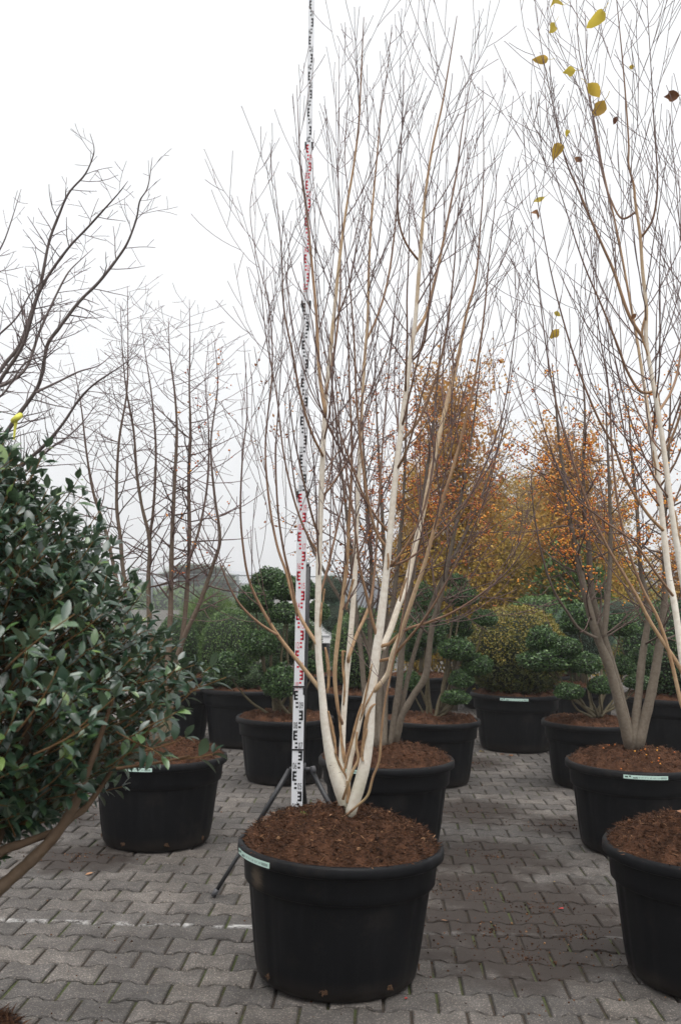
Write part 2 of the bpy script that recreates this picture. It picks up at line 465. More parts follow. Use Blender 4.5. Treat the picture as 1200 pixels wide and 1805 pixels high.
M_REDLEAF = simple('red_leaf', (0.42, 0.03, 0.025), 0.6, 0.3, 60)
M_MOSS = simple('moss', (0.10, 0.14, 0.025), 0.9, 0.5, 80, 0.6)


# ------------------------------------------------------------------ mesh helpers
class MB:
    def __init__(self):
        self.v, self.f, self.r, self.mi = [], [], [], []
        self.twig_pts = []

    def add(self, verts, faces, rad=0.0, mi=0):
        b = len(self.v)
        self.v.extend([tuple(p) for p in verts])
        self.r.extend([rad] * len(verts))
        for f in faces:
            self.f.append(tuple(i + b for i in f))
            self.mi.append(mi)

    def tube(self, pts, radii, n=5, cap=True, mi=0):
        b0 = len(self.v)
        prev = None
        m = len(pts)
        for i, p in enumerate(pts):
            if i == 0:
                t = pts[1] - p
            elif i == m - 1:
                t = p - pts[i - 1]
            else:
                t = pts[i + 1] - pts[i - 1]
            if t.length < 1e-9:
                t = Vector((0, 0, 1))
            t = t.normalized()
            if prev is None:
                a = Vector((1, 0, 0)) if abs(t.x) < 0.8 else Vector((0, 1, 0))
                u = (a - t * a.dot(t)).normalized()
            else:
                u = prev - t * prev.dot(t)
                u = u.normalized() if u.length > 1e-6 else prev
            prev = u
            w = t.cross(u)
            rr = radii[i]
            for k in range(n):
                a = 2 * math.pi * k / n
                q = p + u * (math.cos(a) * rr) + w * (math.sin(a) * rr)
                self.v.append((q.x, q.y, q.z))
                self.r.append(rr)
        for i in range(m - 1):
            for k in range(n):
                a, b = b0 + i * n + k, b0 + i * n + (k + 1) % n
                self.f.append((a, b, b + n, a + n))
                self.mi.append(mi)
        if cap:
            self.f.append(tuple(b0 + (m - 1) * n + k for k in range(n)))
            self.mi.append(mi)
            self.f.append(tuple(b0 + n - 1 - k for k in range(n)))
            self.mi.append(mi)

    def box(self, x0, x1, y0, y1, z0, z1, mi=0):
        v = [(x0, y0, z0), (x1, y0, z0), (x1, y1, z0), (x0, y1, z0), (x0, y0, z1), (x1, y0, z1), (x1, y1, z1), (x0, y1, z1)]
        self.add(v, [(0, 3, 2, 1), (4, 5, 6, 7), (0, 1, 5, 4), (1, 2, 6, 5), (2, 3, 7, 6), (3, 0, 4, 7)], 0, mi)

    def mesh(self, name, mats, smooth=True):
        me = bpy.data.meshes.new(name)
        me.from_pydata(self.v, [], self.f)
        if any(self.r):
            a = me.attributes.new('rad', 'FLOAT', 'POINT')
            a.data.foreach_set('value', self.r)
        for m in (mats if isinstance(mats, (list, tuple)) else [mats]):
            me.materials.append(m)
        if any(self.mi):
            me.polygons.foreach_set('material_index', self.mi)
        if smooth:
            me.polygons.foreach_set('use_smooth', [True] * len(me.polygons))
        me.update()
        return me


def link(name, me, parent=None, inv=None, loc=None, rot=None, scale=None, kind=None):
    o = bpy.data.objects.new(name, me)
    COL.objects.link(o)
    if parent is not None:
        o.parent = parent
        if inv is not None:
            o.matrix_parent_inverse = inv
    if loc is not None:
        o.location = loc
    if rot is not None:
        o.rotation_euler = rot
    if scale is not None:
        o.scale = scale
    if kind:
        o['kind'] = kind
    return o


def tag(o, label, cat, group=None):
    o['label'] = label
    o['category'] = cat
    if group:
        o['group'] = group
    return o


class Thing:
    """an Empty at the thing's base; parts built in world coordinates hang from it"""
    def __init__(self, name, label, cat, loc=(0, 0, 0), group=None, rot=(0, 0, 0)):
        self.o = bpy.data.objects.new(name, None)
        COL.objects.link(self.o)
        self.o.empty_display_size = 0.1
        self.o.location = loc
        self.o.rotation_euler = rot
        tag(self.o, label, cat, group)
        self.inv = (Matrix.Translation(Vector(loc)) @ Euler(rot).to_matrix().to_4x4()).inverted()

    def part(self, name, mb, mats, kind=None, smooth=True, parent=None):
        me = mb.mesh(name, mats, smooth) if isinstance(mb, MB) else mb
        if parent is None:
            return link(name, me, self.o, self.inv, kind=kind)
        return link(name, me, parent, kind=kind)

    def local(self, name, me, loc=None, rot=None, scale=None, kind=None, parent=None):
        return link(name, me, parent or self.o, None, loc, rot, scale, kind)


def np_mesh(name, V, Fc, mats, k, mat_idx=None, smooth=False):
    """V (n,3) verts, Fc (m,k) faces all with k corners"""
    me = bpy.data.meshes.new(name)
    V = np.asarray(V, dtype=np.float32)
    Fc = np.asarray(Fc, dtype=np.int32)
    me.vertices.add(len(V))
    me.vertices.foreach_set('co', V.ravel())
    me.loops.add(Fc.size)
    me.loops.foreach_set('vertex_index', Fc.ravel())
    me.polygons.add(len(Fc))
    me.polygons.foreach_set('loop_start', np.arange(0, Fc.size, k, dtype=np.int32))
    for m in (mats if isinstance(mats, (list, tuple)) else [mats]):
        me.materials.append(m)
    if mat_idx is not None:
        me.polygons.foreach_set('material_index', np.asarray(mat_idx, dtype=np.int32))
    if smooth:
        me.polygons.foreach_set('use_smooth', np.ones(len(Fc), dtype=bool))
    me.update(calc_edges=True)
    me.validate()
    return me


# leaf templates: x along the blade, y across, z fold
T_SMALL = (np.array([(0, 0, 0), (0.5, -0.30, 0.10), (1, 0, -0.05), (0.5, 0.30, 0.10)]), np.array([(0, 1, 2), (0, 2, 3)]))
T_NEEDLE = (np.array([(0, -0.018, 0), (0, 0.018, 0), (1, 0, 0.03)]), np.array([(0, 1, 2)]))
_lw = [0.0, 0.55, 0.92, 0.85, 0.5, 0.0]
_lx = [0.0, 0.18, 0.40, 0.62, 0.84, 1.0]
_lv, _lf = [], []
for _x, _w in zip(_lx, _lw):
    _zc = -0.22 * (_x - 0.25) ** 2
    if _w == 0:
        _lv.append((_x, 0, _zc))
    else:
        _lv += [(_x, -0.235 * _w, _zc + 0.075 * _w), (_x, 0, _zc), (_x, 0.235 * _w, _zc + 0.075 * _w)]
_lf = [(0, 1, 2), (0, 2, 3)]
for _i in range(3):
    a = 1 + _i * 3
    _lf += [(a, a + 3, a + 4), (a, a + 4, a + 1), (a + 1, a + 4, a + 5), (a + 1, a + 5, a + 2)]
_lf += [(10, 13, 11), (11, 13, 12)]
T_BLADE = (np.array(_lv), np.array(_lf))


def norm(a):
    return a / np.maximum(np.linalg.norm(a, axis=1, keepdims=True), 1e-9)


def cloud(P, D, U, S, T):
    """place template T at points P, blade direction D, face normal about U, size S"""
    X = norm(D)
    Y = norm(np.cross(U, X))
    Z = np.cross(X, Y)
    tv, tf = T
    V = (P[:, None, :] + S[:, None, None] * (tv[None, :, 0:1] * X[:, None, :] + tv[None, :, 1:2] * Y[:, None, :] + tv[None, :, 2:3] * Z[:, None, :]))
    n = len(P)
    Fc = tf[None, :, :] + (np.arange(n) * len(tv))[:, None, None]
    return V.reshape(-1, 3), Fc.reshape(-1, 3)


def join(parts):
    """parts: list of (V, F, material index)"""
    Vs, Fs, Ms, b = [], [], [], 0
    for V, Fc, mi in parts:
        Vs.append(V)
        Fs.append(Fc + b)
        Ms.append(np.full(len(Fc), mi))
        b += len(V)
    return np.concatenate(Vs), np.concatenate(Fs), np.concatenate(Ms)


def sphere_dirs(rg, n):
    d = rg.normal(size=(n, 3))
    return norm(d)


def ico(sub=3):
    t = (1 + 5 ** 0.5) / 2
    v = [(-1, t, 0), (1, t, 0), (-1, -t, 0), (1, -t, 0), (0, -1, t), (0, 1, t), (0, -1, -t), (0, 1, -t), (t, 0, -1), (t, 0, 1), (-t, 0, -1), (-t, 0, 1)]
    f = [(0, 11, 5), (0, 5, 1), (0, 1, 7), (0, 7, 10), (0, 10, 11), (1, 5, 9), (5, 11, 4), (11, 10, 2), (10, 7, 6), (7, 1, 8), (3, 9, 4), (3, 4, 2), (3, 2, 6), (3, 6, 8), (3, 8, 9), (4, 9, 5), (2, 4, 11), (6, 2, 10), (8, 6, 7), (9, 8, 1)]
    v = [Vector(p).normalized() for p in v]
    for _ in range(sub):
        cache, nf = {}, []

        def midp(a, b):
            k = (min(a, b), max(a, b))
            if k not in cache:
                cache[k] = len(v)
                v.append(((v[a] + v[b]) / 2).normalized())
            return cache[k]
        for a, b, c in f:
            ab, bc, ca = midp(a, b), midp(b, c), midp(c, a)
            nf += [(a, ab, ca), (b, bc, ab), (c, ca, bc), (ab, bc, ca)]
        f = nf
    return np.array([tuple(p) for p in v]), np.array(f)


ICO0, ICO1, ICO3 = ico(0), ico(1), ico(3)


def lumps(D, seed, amp, freq):
    return np.array([1 + amp * noise.noise(Vector(d) * freq + Vector((seed * 7.1, seed * 3.3, seed))) for d in D])


def foliage_ball(name, seed, n, leaf, mats, amp=0.10, freq=2.2, flat=0.75, T=T_SMALL, core=0.90, out=0.5, fine=0.05):
    """unit ball of leaves over a solid core coloured dark as inner shade, flattened below"""
    rg = np.random.default_rng(seed)
    d = sphere_dirs(rg, n)
    r = lumps(d, seed, amp, freq) * lumps(d, seed + 9, fine, 9.0) * (1 - 0.10 * rg.random(n) ** 2)
    P = d * r[:, None]
    lo = P[:, 2] < 0
    P[lo, 2] *= flat
    D = norm(d * out + rg.normal(size=(n, 3)) * 0.6 + np.array([0, 0, 0.25]))
    U = norm(d + rg.normal(size=(n, 3)) * 0.45)
    S = leaf * (0.7 + 0.6 * rg.random(n))
    V, Fc = cloud(P, D, U, S, T)
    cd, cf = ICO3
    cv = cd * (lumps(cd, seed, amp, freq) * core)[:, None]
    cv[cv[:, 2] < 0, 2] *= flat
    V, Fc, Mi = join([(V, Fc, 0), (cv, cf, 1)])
    return np_mesh(name, V, Fc, mats, 3, Mi)


def smooth_path(pts, per=6):
    """Catmull-Rom through pts (Vectors with radius as 4th)"""
    out = []
    n = len(pts)
    for i in range(n - 1):
        p0, p1, p2, p3 = pts[max(i - 1, 0)], pts[i], pts[i + 1], pts[min(i + 2, n - 1)]
        for k in range(per):
            t = k / per
            out.append(tuple(0.5 * (2 * b + (c - a) * t + (2 * a - 5 * b + 4 * c - d) * t * t + (-a + 3 * b - 3 * c + d) * t ** 3) for a, b, c, d in zip(p0, p1, p2, p3)))
    out.append(tuple(pts[-1]))
    return [Vector(p[:3]) for p in out], [max(p[3], 0.0008) for p in out]


def trace(pix, Y0, dY, per=6):
    """pix: (x, y, width px); Y runs from Y0 by dY; returns points, radii in metres"""
    n = len(pix)
    P = []
    for i, (x, y, w) in enumerate(pix):
        Y = Y0 + dY * (i / max(n - 1, 1))
        p = at(x, y, Y)
        P.append((p.x, p.y, p.z, 0.5 * w * Y / F))
    return smooth_path(P, per)


def perp(t, rng):
    a = Vector((rng.gauss(0, 1), rng.gauss(0, 1), rng.gauss(0, 1)))
    a = a - t * a.dot(t)
    return a.normalized() if a.length > 1e-4 else Vector((1, 0, 0))


def shoot(mb, rng, p, d, L, r, depth, cfg, lvl=0):
    step = cfg['step'][min(lvl, len(cfg['step']) - 1)]
    n = max(3, int(L / step))
    up, wig = cfg['up'], cfg['wig']
    pts, dirs = [p.copy()], [d.copy()]
    cur, dd = p.copy(), d.normalized()
    seg = L / n
    for i in range(n):
        dd = (dd + Vector((0, 0, up * seg * (1 - 0.3 * i / n))) + Vector((rng.gauss(0, 1), rng.gauss(0, 1), rng.gauss(0, 0.7))) * wig * math.sqrt(seg)).normalized()
        cur = cur + dd * seg
        pts.append(cur.copy())
        dirs.append(dd.copy())
    tip = cfg['tip']
    radii = [max(tip, r * (1 - (i / n)) ** 0.85 + tip * (i / n)) for i in range(n + 1)]
    mb.tube(pts, radii, 6 if r > 0.006 else (4 if r > 0.0022 else 3), cap=r > 0.004)
    if lvl >= 1:
        mb.twig_pts.extend(pts[1:])
    if cfg.get('bud') and depth <= 1:
        for i in range(1, n + 1):
            if i == n or rng.random() < cfg['bud']:
                q = pts[i]
                o = (perp(dirs[i], rng) * 0.6 + dirs[i]).normalized()
                b = 0.0060
                s1 = perp(o, rng) * 0.0016
                s2 = o.cross(s1)
                mb.add([q - s1, q + s1 * 0.5 + s2, q + s1 * 0.5 - s2, q + o * b], [(0, 1, 3), (1, 2, 3), (2, 0, 3)], tip)
    if depth > 0:
        gap = cfg['gap'][min(lvl, len(cfg['gap']) - 1)]
        s = L * cfg.get('bare', 0.15) + rng.random() * gap
        while s < L * 0.97:
            i = min(n, max(1, int(s / L * n)))
            t = dirs[i]
            az = perp(t, rng)
            ang = math.radians(rng.uniform(*cfg['ang']))
            cd = (t * math.cos(ang) + az * math.sin(ang)).normalized()
            cl = cfg['len'][min(lvl, len(cfg['len']) - 1)] * rng.uniform(0.45, 1.1) * (1.05 - 0.6 * s / L) * min(1.0, L / cfg.get('ref', 0.6))
            if cl > 0.03:
                shoot(mb, rng, pts[i], cd, cl, max(tip, radii[i] * 0.62), depth - 1, cfg, lvl + 1)
            s += gap * rng.uniform(0.6, 1.4)
    return pts, radii


def stem_with_shoots(mb, rng, pts, radii, cfg, s0, s1, gap, Lfun, ang=(35, 60), depth=1, n=9, bias=None, rfac=0.42, zmin=None):
    """thorns of side shoots along a traced stem between fractions s0..s1"""
    acc, L = [0.0], 0.0
    for a, b in zip(pts, pts[1:]):
        L += (b - a).length
        acc.append(L)
    s = s0 * L
    k = 0
    while s < s1 * L:
        i = min(len(pts) - 2, next(j for j, v in enumerate(acc) if v >= s))
        t = (pts[i + 1] - pts[max(i - 1, 0)]).normalized()
        az = perp(t, rng)
        if bias is not None:
            az = (az + Vector(bias) * 0.7)
            az = (az - t * az.dot(t)).normalized()
        an = math.radians(rng.uniform(*ang))
        d = (t * math.cos(an) + az * math.sin(an)).normalized()
        f = s / L
        shoot(mb, rng, pts[i], d, Lfun(f) * rng.uniform(0.7, 1.15), min(radii[i] * rfac * rng.uniform(0.7, 1.15), cfg.get('rmax', 0.006)), depth, cfg)
        s += gap * rng.uniform(0.6, 1.4)
        k += 1


# ------------------------------------------------------------------ ground and paving
gm = MB()
gm.add([(-400, -60, -0.045), (400, -60, -0.045), (400, 400, -0.045), (-400, 400, -0.045)], [(0, 1, 2, 3)])
link('ground', gm.mesh('ground', M_GROUND), kind='structure')

PL, PW, GAP, AMP = 0.2, 0.16, 0.0095, 0.0125


def paver_mesh(name, full=True):
    hx = PL / 2 - GAP / 2
    xs = [-hx, -0.065, -0.036, 0.036, 0.065, hx]
    e = lambda x: AMP if abs(x) >= 0.064 else -AMP
    top = [(x, PW / 2 + e(x) - GAP / 2) for x in xs]
    bot = [(x, -(PW / 2 + e(x) - GAP / 2)) for x in reversed(xs)]
    ol = bot[::-1][:0] + [(x, y) for x, y in reversed(bot)] + [(x, y) for x, y in reversed(top)]   # counter-clockwise
    m = len(ol)
    ins = []
    for i, (x, y) in enumerate(ol):
        ins.append((x * (1 - 0.0055 / hx), y - math.copysign(0.005, y)))
    v = [(x, y, 0.0) for x, y in ins] + [(x, y, -0.006) for x, y in ol]
    f = [tuple(range(m))] + [(m + i, m + (i + 1) % m, (i + 1) % m, i) for i in range(m)]
    if full:
        v += [(x, y, -0.04) for x, y in ol]
        f += [(2 * m + i, 2 * m + (i + 1) % m, m + (i + 1) % m, m + i) for i in range(m)]
    return v, f


jm = MB()
jm.add([(-16, -3, -0.011), (16, -3, -0.011), (16, 19.5, -0.011), (-16, 19.5, -0.011)], [(0, 1, 2, 3)])
pav = link('paving', jm.mesh('paving', M_JOINT), loc=(0, 0, 0.001), rot=(0, 0, ROW_ANG), kind='structure')
pv, pf = paver_mesh('paver')
pme = bpy.data.meshes.new('paver')
pme.from_pydata(pv, [], pf)
pme.materials.append(M_PAVER)
pv2 = np.array(pv)
cells = []
ca, sa = math.cos(ROW_ANG), math.sin(ROW_ANG)
# the joint between two rows lies on the paint line
row0 = LINE_OFF + PW / 2
j0 = int((0.2 - row0) / PW) - 1
for j in range(j0, j0 + 124):
    yy = row0 + j * PW
    half = 2.4 + 0.52 * max(yy, 0)
    nx = int(half / PL)
    for i in range(-nx, nx + 1):
        xx = i * PL + (PL / 2 if j % 2 else 0) + 0.04
        X, Yw = xx * ca - yy * sa, xx * sa + yy * ca
        cells.append((xx, yy, X, Yw))


def in_view(X, Yw):
    if Yw < 1:
        return False
    u = X / (Yw * CT) * F + 600
    yv = 902.5 + F * math.tan(math.atan2(CAM_Z, Yw) + TILT)
    return -30 < u < 1230 and yv < 1850


seen = sorted([c for c in cells if in_view(c[2], c[3])], key=lambda c: c[3])[:300]
seen_set = set((c[0], c[1]) for c in seen)
rp = random.Random(3)
for c in seen:
    o = link('paver', pme, pav, None, (c[0], c[1], rp.gauss(0, 0.0016)), (rp.gauss(0, 0.007), rp.gauss(0, 0.006), rp.gauss(0, 0.006)), (1 - rp.random() * 0.012, 1 - rp.random() * 0.012, 1))
far = [c for c in cells if (c[0], c[1]) not in seen_set]
fb = MB()
fv, ff = paver_mesh('far', full=True)
for c in far:
    rz, tx, ty, dz = rp.gauss(0, 0.006), rp.gauss(0, 0.007), rp.gauss(0, 0.006), rp.gauss(0, 0.0016)
    cz, sz = math.cos(rz), math.sin(rz)
    fb.add([(x * cz - y * sz + c[0], x * sz + y * cz + c[1], z + dz + y * tx - x * ty) for x, y, z in fv], ff)
link('paver_field', fb.mesh('paver_field', M_PAVER, smooth=False), pav, kind='stuff')

# loose soil crumbs trodden over the pavers
rg = np.random.default_rng(11)
cp = []
for p, rad in STAIN:
    k = int(260 * rad / 0.5)
    a, r = rg.random(k) * 6.283, rad * np.abs(rg.normal(size=k)) * 0.55
    cp.append(np.stack([p.x + r * np.cos(a), p.y + r * np.sin(a) * 0.7, np.full(k, 0.0015)], 1))
k = 900
Yc = 3.2 + rg.random(k) ** 1.3 * 7
cp.append(np.stack([(rg.random(k) - 0.5) * Yc * 0.9, Yc, np.full(k, 0.0015)], 1))
cp = np.concatenate(cp)
sz = 0.0012 + 0.0045 * rg.random(len(cp)) ** 3
iv, iff = ICO0
CV = cp[:, None, :] + sz[:, None, None] * iv[None] * (0.6 + 0.8 * rg.random((len(cp), 12, 1)))
CF = (iff[None] + (np.arange(len(cp)) * 12)[:, None, None]).reshape(-1, 3)
o = link('soil_crumbs', np_mesh('soil_crumbs', CV.reshape(-1, 3), CF, M_SOIL, 3), kind='stuff')
tag(o, 'dark soil crumbs scattered over the grey pavers', 'soil')

# ------------------------------------------------------------------ pots
POT_H, POT_R = 0.514, 0.408


def lathe(profile, n=96, mod=None):
    mb = MB()
    m = len(profile)
    for k in range(n):
        a = 2 * math.pi * k / n
        for (r, z) in profile:
            rr = r * (mod(a, z) if mod else 1)
            mb.v.append((rr * math.cos(a), rr * math.sin(a), z))
            mb.r.append(0.0)
    for k in range(n):
        for i in range(m - 1):
            a, b = k * m + i, ((k + 1) % n) * m + i
            mb.f.append((a, b, b + 1, a + 1))
            mb.mi.append(0)
    return mb


def flute(a, z):
    if z > 0.366 or z < 0.03:
        return 1.0
    w = abs(((a / (2 * math.pi) * 14) % 1) - 0.5) * 2      # 14 shallow ribs
    return 1 - 0.008 * (1 if w > 0.80 else 0)


body_me = lathe([(0.02, 0.004), (0.27, 0.0), (0.296, 0.006), (0.312, 0.024), (0.320, 0.055), (0.330, 0.12), (0.342, 0.22), (0.353, 0.31), (0.3585, 0.352), (0.361, 0.362), (0.372, 0.368), (0.377, 0.374), (0.379, 0.40), (0.3845, 0.465), (0.387, 0.472)], 168, flute).mesh('body', M_POT)
body_smear = body_me.copy()
body_smear.materials.clear()
body_smear.materials.append(pot_material('muddy_pot_plastic', (0.383 * math.cos(math.radians(197)), 0.383 * math.sin(math.radians(197)), 0.42)))
rim_me = lathe([(0.386, 0.466), (0.402, 0.467), (0.408, 0.472), (0.4095, 0.486), (0.408, 0.502), (0.402, 0.511), (0.394, 0.5135), (0.386, 0.509), (0.382, 0.495), (0.378, 0.43)], 120).mesh('rim', M_POT)


def soil_mesh(name, seed, fibres, crumbs, peak, R=0.390):
    rgn = np.random.default_rng(seed)

    def hz(x, y):
        r = math.hypot(x, y) / R
        b = 0.486 + peak * max(0.0, 1 - r ** 2.2)
        k = 1.0 if r < 0.9 else max(0.15, (1 - r) / 0.1)
        b += k * (0.030 * noise.noise(Vector((x * 9, y * 9, seed))) + 0.030 * noise.noise(Vector((x * 24, y * 24, seed + 5))) + 0.015 * noise.noise(Vector((x * 60, y * 60, seed + 9))))
        return b + 0.022 * max(0, 1 - abs(r - 0.9) / 0.3)
    nr, na = 46, 170
    V, Fq = [(0, 0, hz(0, 0))], []
    for i in range(1, nr + 1):
        for k in range(na):
            a = 2 * math.pi * k / na
            r = R * i / nr
            V.append((r * math.cos(a), r * math.sin(a), hz(r * math.cos(a), r * math.sin(a))))
    T = []
    for k in range(na):
        T.append((0, 1 + k, 1 + (k + 1) % na))
    for i in range(nr - 1):
        for k in range(na):
            a, b = 1 + i * na + k, 1 + i * na + (k + 1) % na
            c, d = a + na, b + na
            T += [(a, c, d), (a, d, b)]
    parts = [(np.array(V), np.array(T), 0)]
    # fibres
    a, r = rgn.random(fibres) * 6.283, R * 1.0 * np.sqrt(rgn.random(fibres))
    x, y = r * np.cos(a), r * np.sin(a)
    P = np.stack([x, y, np.array([hz(p, q) for p, q in zip(x, y)]) + 0.0015], 1)
    D = rgn.normal(size=(fibres, 3)) * np.array([1, 1, 0.35])
    D[:, 2] = np.abs(D[:, 2]) * 0.7
    U = rgn.normal(size=(fibres, 3)) + np.array([0, 0, 1.0])
    S = 0.008 + 0.030 * rgn.random(fibres) ** 2
    tf = (np.array([(0, -0.045, 0), (0.5, -0.055, 0.10), (1, 0, 0.0), (0.5, 0.055, 0.10)]), np.array([(0, 1, 3), (1, 2, 3)]))
    fv_, ff_ = cloud(P, D, U, S, tf)
    parts.append((fv_, ff_, 0))
    a, r = rgn.random(crumbs) * 6.283, R * 1.0 * np.sqrt(rgn.random(crumbs))
    x, y = r * np.cos(a), r * np.sin(a)
    P = np.stack([x, y, np.array([hz(p, q) for p, q in zip(x, y)])], 1)
    s = 0.002 + 0.009 * rgn.random(crumbs) ** 4
    cv = P[:, None, :] + s[:, None, None] * ICO0[0][None] * (0.6 + 0.7 * rgn.random((crumbs, 12, 1)))
    parts.append((cv.reshape(-1, 3), (ICO0[1][None] + (np.arange(crumbs) * 12)[:, None, None]).reshape(-1, 3), 0))
    V, T, Mi = join(parts)
    return np_mesh(name, V, T, M_SOIL, 3)


soil_near = soil_mesh('soil', 1, 26000, 900, 0.140)
soil_near2 = soil_mesh('soil', 2, 22000, 900, 0.125)
soil_mid = soil_mesh('soil', 3, 9000, 600, 0.10)
soil_far = soil_mesh('soil', 4, 2200, 400, 0.055)


def arc_strip(r, a0, a1, z0, z1, n=14, slope=0.0):
    mb = MB()
    for i in range(n + 1):
        a = a0 + (a1 - a0) * i / n
        for z in (z0, z1):
            mb.v.append((r * math.cos(a), r * math.sin(a), z))
            mb.r.append(0)
    for i in range(n):
        mb.f.append((2 * i, 2 * i + 2, 2 * i + 3, 2 * i + 1))
        mb.mi.append(0)
    return mb


def label_meshes():
    w = 0.30
    s = arc_strip(0.4108, -w, w, 0.476, 0.4975)
    p = MB()
    rr = random.Random(4)

    def blk(a0, a1, z0, z1):
        q = arc_strip(0.4118, a0, a1, z0, z1, 3)
        p.add(q.v, q.f)
    blk(-w + 0.02, -w + 0.06, 0.4835, 0.491)
    blk(-w + 0.075, -w + 0.10, 0.4865, 0.4945)
    for k in range(5):
        blk(-w + 0.13 + k * 0.012, -w + 0.138 + k * 0.012, 0.480, 0.4865)
    x = -w + 0.16
    while x < w - 0.14:
        l = rr.uniform(0.02, 0.05)
        blk(x, x + l, 0.4875, 0.4885)
        blk(x, x + l * 0.8, 0.4835, 0.4845)
        x += l + 0.012
    for k in range(6):
        blk(w - 0.10 + k * 0.014, w - 0.094 + k * 0.014, 0.4815, 0.491)
    return s.mesh('label', M_STICK), p.mesh('label_print', M_STICKP)


lab_me, labp_me = label_meshes()


def root_tuft(seed):
    rr = random.Random(seed)
    mb = MB()
    for _ in range(26):
        p = Vector((rr.gauss(0, 0.005), 0, rr.gauss(0, 0.004)))
        d = Vector((rr.uniform(-1, 1), rr.uniform(-0.5, 0.1), rr.uniform(-1, 1))).normalized()
        q = p + d * rr.uniform(0.004, 0.012)
        mb.tube([p, (p + q) / 2 + Vector((rr.gauss(0, 0.003), 0, rr.gauss(0, 0.003))), q], [0.002, 0.0017, 0.0008], 4)
    return mb.mesh('root_tuft', M_ROOTS)


tufts = [root_tuft(s) for s in range(3)]
POTS = {}


def pot(key, px, py, Y, label, scale=1.0, soil=None, sticker=None, rot=(0, 0, 0), holes=False, group='black plastic plant pots', x=None):
    p = at(px, py, Y)
    X = p.x if x is None else x
    sc = scale if isinstance(scale, tuple) else (scale, scale, scale)
    t = Thing('plant_pot', label, 'pot', (X, Y, 0.002), group, rot)
    t.o.scale = sc
    t.local('body', body_smear if key == 'birch' else body_me)
    t.local('rim', rim_me)
    t.local('soil', soil or soil_far)
    if sticker is not None:
        l = t.local('label', lab_me, rot=(0, 0, sticker))
        link('label_print', labp_me, l)
    if holes:
        for i in range(8):
            a = 2 * math.pi * i / 8 + 0.35
            r = 0.322
            t.local('root_tuft', tufts[i % 3], loc=(r * math.cos(a), r * math.sin(a), 0.05), rot=(0, 0, a + math.pi / 2))
    POTS[key] = (X, Y, sc)
    return t


D1, D2, D3, D4, D0 = 3.94, 5.92, 7.85, 9.6, 2.08
pot('birch', 596, 1468, D1, 'big black pot of the white birch beside the measuring staff, mud smear on its collar', soil=soil_near, sticker=math.radians(196), rot=(0, math.radians(1.4), 0.3), holes=True)
pot('birch2', 1246, 1470, D1 + 0.02, 'black pot with heaped brown soil under the birch that keeps some yellow leaves', soil=soil_near2, rot=(0, 0, 1.0))
pot('crab1', 681, 1325, D2, 'black pot standing directly behind the white birch pot, thin grey stems in it', soil=soil_mid, sticker=math.radians(228), rot=(0, 0, 0))
pot('crab2', 1117, 1325, D2, 'black pot with mint label and fallen orange fruit on its soil', soil=soil_mid, sticker=math.radians(262), rot=(0, 0, 0))
pot('plum', 281, 1322, D2, 'black pot with mint label half hidden behind the glossy green shrub', soil=soil_mid, sticker=math.radians(258), rot=(0, 0, 0), holes=True)
pot('left', -150, 1322, D2 + 0.05, 'black pot beyond the shrub holding the spreading bare grey tree', soil=soil_mid)
pot('shrub', -300, 1900, D0 - 0.06, 'black pot of the glossy green shrub with its brown soil heap', soil=soil_near2, rot=(0, 0, 2.0))
pot('cloud1', 503, 1250, D3, 'black pot of the cloud-pruned tree behind the measuring staff', scale=(0.96, 0.96, 0.98))
pot('cloud2', 760, 1250, D3, 'black pot of the cloud-pruned tree beside the yellow-green yew ball', scale=(0.96, 0.96, 0.98))
pot('cloud3', 1041, 1250, D3, 'black pot of the cloud-pruned tree between the yew ball and the orange-fruited tree', scale=(0.96, 0.96, 0.98))
pot('ball1', 436, 1212, D4, 'black pot of the big rounded box shrub with a shoulder lobe', scale=(1.12, 1.12, 1.08))
pot('yew', 908, 1218, D4, 'black pot with mint label under the yellow-green yew ball', scale=(1.08, 1.08, 1.06), sticker=math.radians(258))
pot('ball2', 640, 1222, D4, 'black pot of the box ball seen between the birch stems', scale=(1.05, 1.05, 1.03))
pot('ball3', 1190, 1222, D4 - 0.3, 'black pot of the large dark box ball behind the orange-fruited tree', scale=(1.25, 1.25, 1.1))
pot('ball4', 310, 1215, D4 + 0.2, 'black pot next to the rounded box shrub, mostly behind the glossy shrub', scale=(0.95, 0.95, 1.0))
pot('pine1', 372, 1180, 11.6, 'black pot of the light green pine bush in front of the wire fence', scale=0.95)
pot('back1', 742, 1165, 11.8, 'black pot behind the cloud-pruned tree next to the yew')
pot('back2', 1028, 1165, 11.4, 'black pot with reddish soil behind the yew ball', scale=0.9)
pot('back3', 520, 1165, 11.6, 'black pot of the dark shrub behind the staff and cloud-pruned tree')
pot('back4', 945, 1165, 12.2, 'black pot of the blue-green dome behind the yew ball')
pot('back5', 590, 1165, 12.4, 'black pot of the small pine between the birch stems', scale=0.9)
pot('back6', 855, 1165, 13.0, 'black pot of the grey-blue conifer behind the yew ball', scale=0.9)

# ------------------------------------------------------------------ white birch beside the staff
BIRCH = dict(step=(0.06, 0.05), up=2.6, wig=0.20, tip=0.0013, gap=(0.15, 0.15), ang=(20, 42), len=(0.55, 0.22), bare=0.12, ref=0.7, bud=0.4, rmax=0.0055)
BT = Thing('birch_tree', 'multi-stemmed white birch, leafless, with peeling bark, in the pot beside the measuring staff', 'tree', (POTS['birch'][0] + 0.04, D1, 0.62))


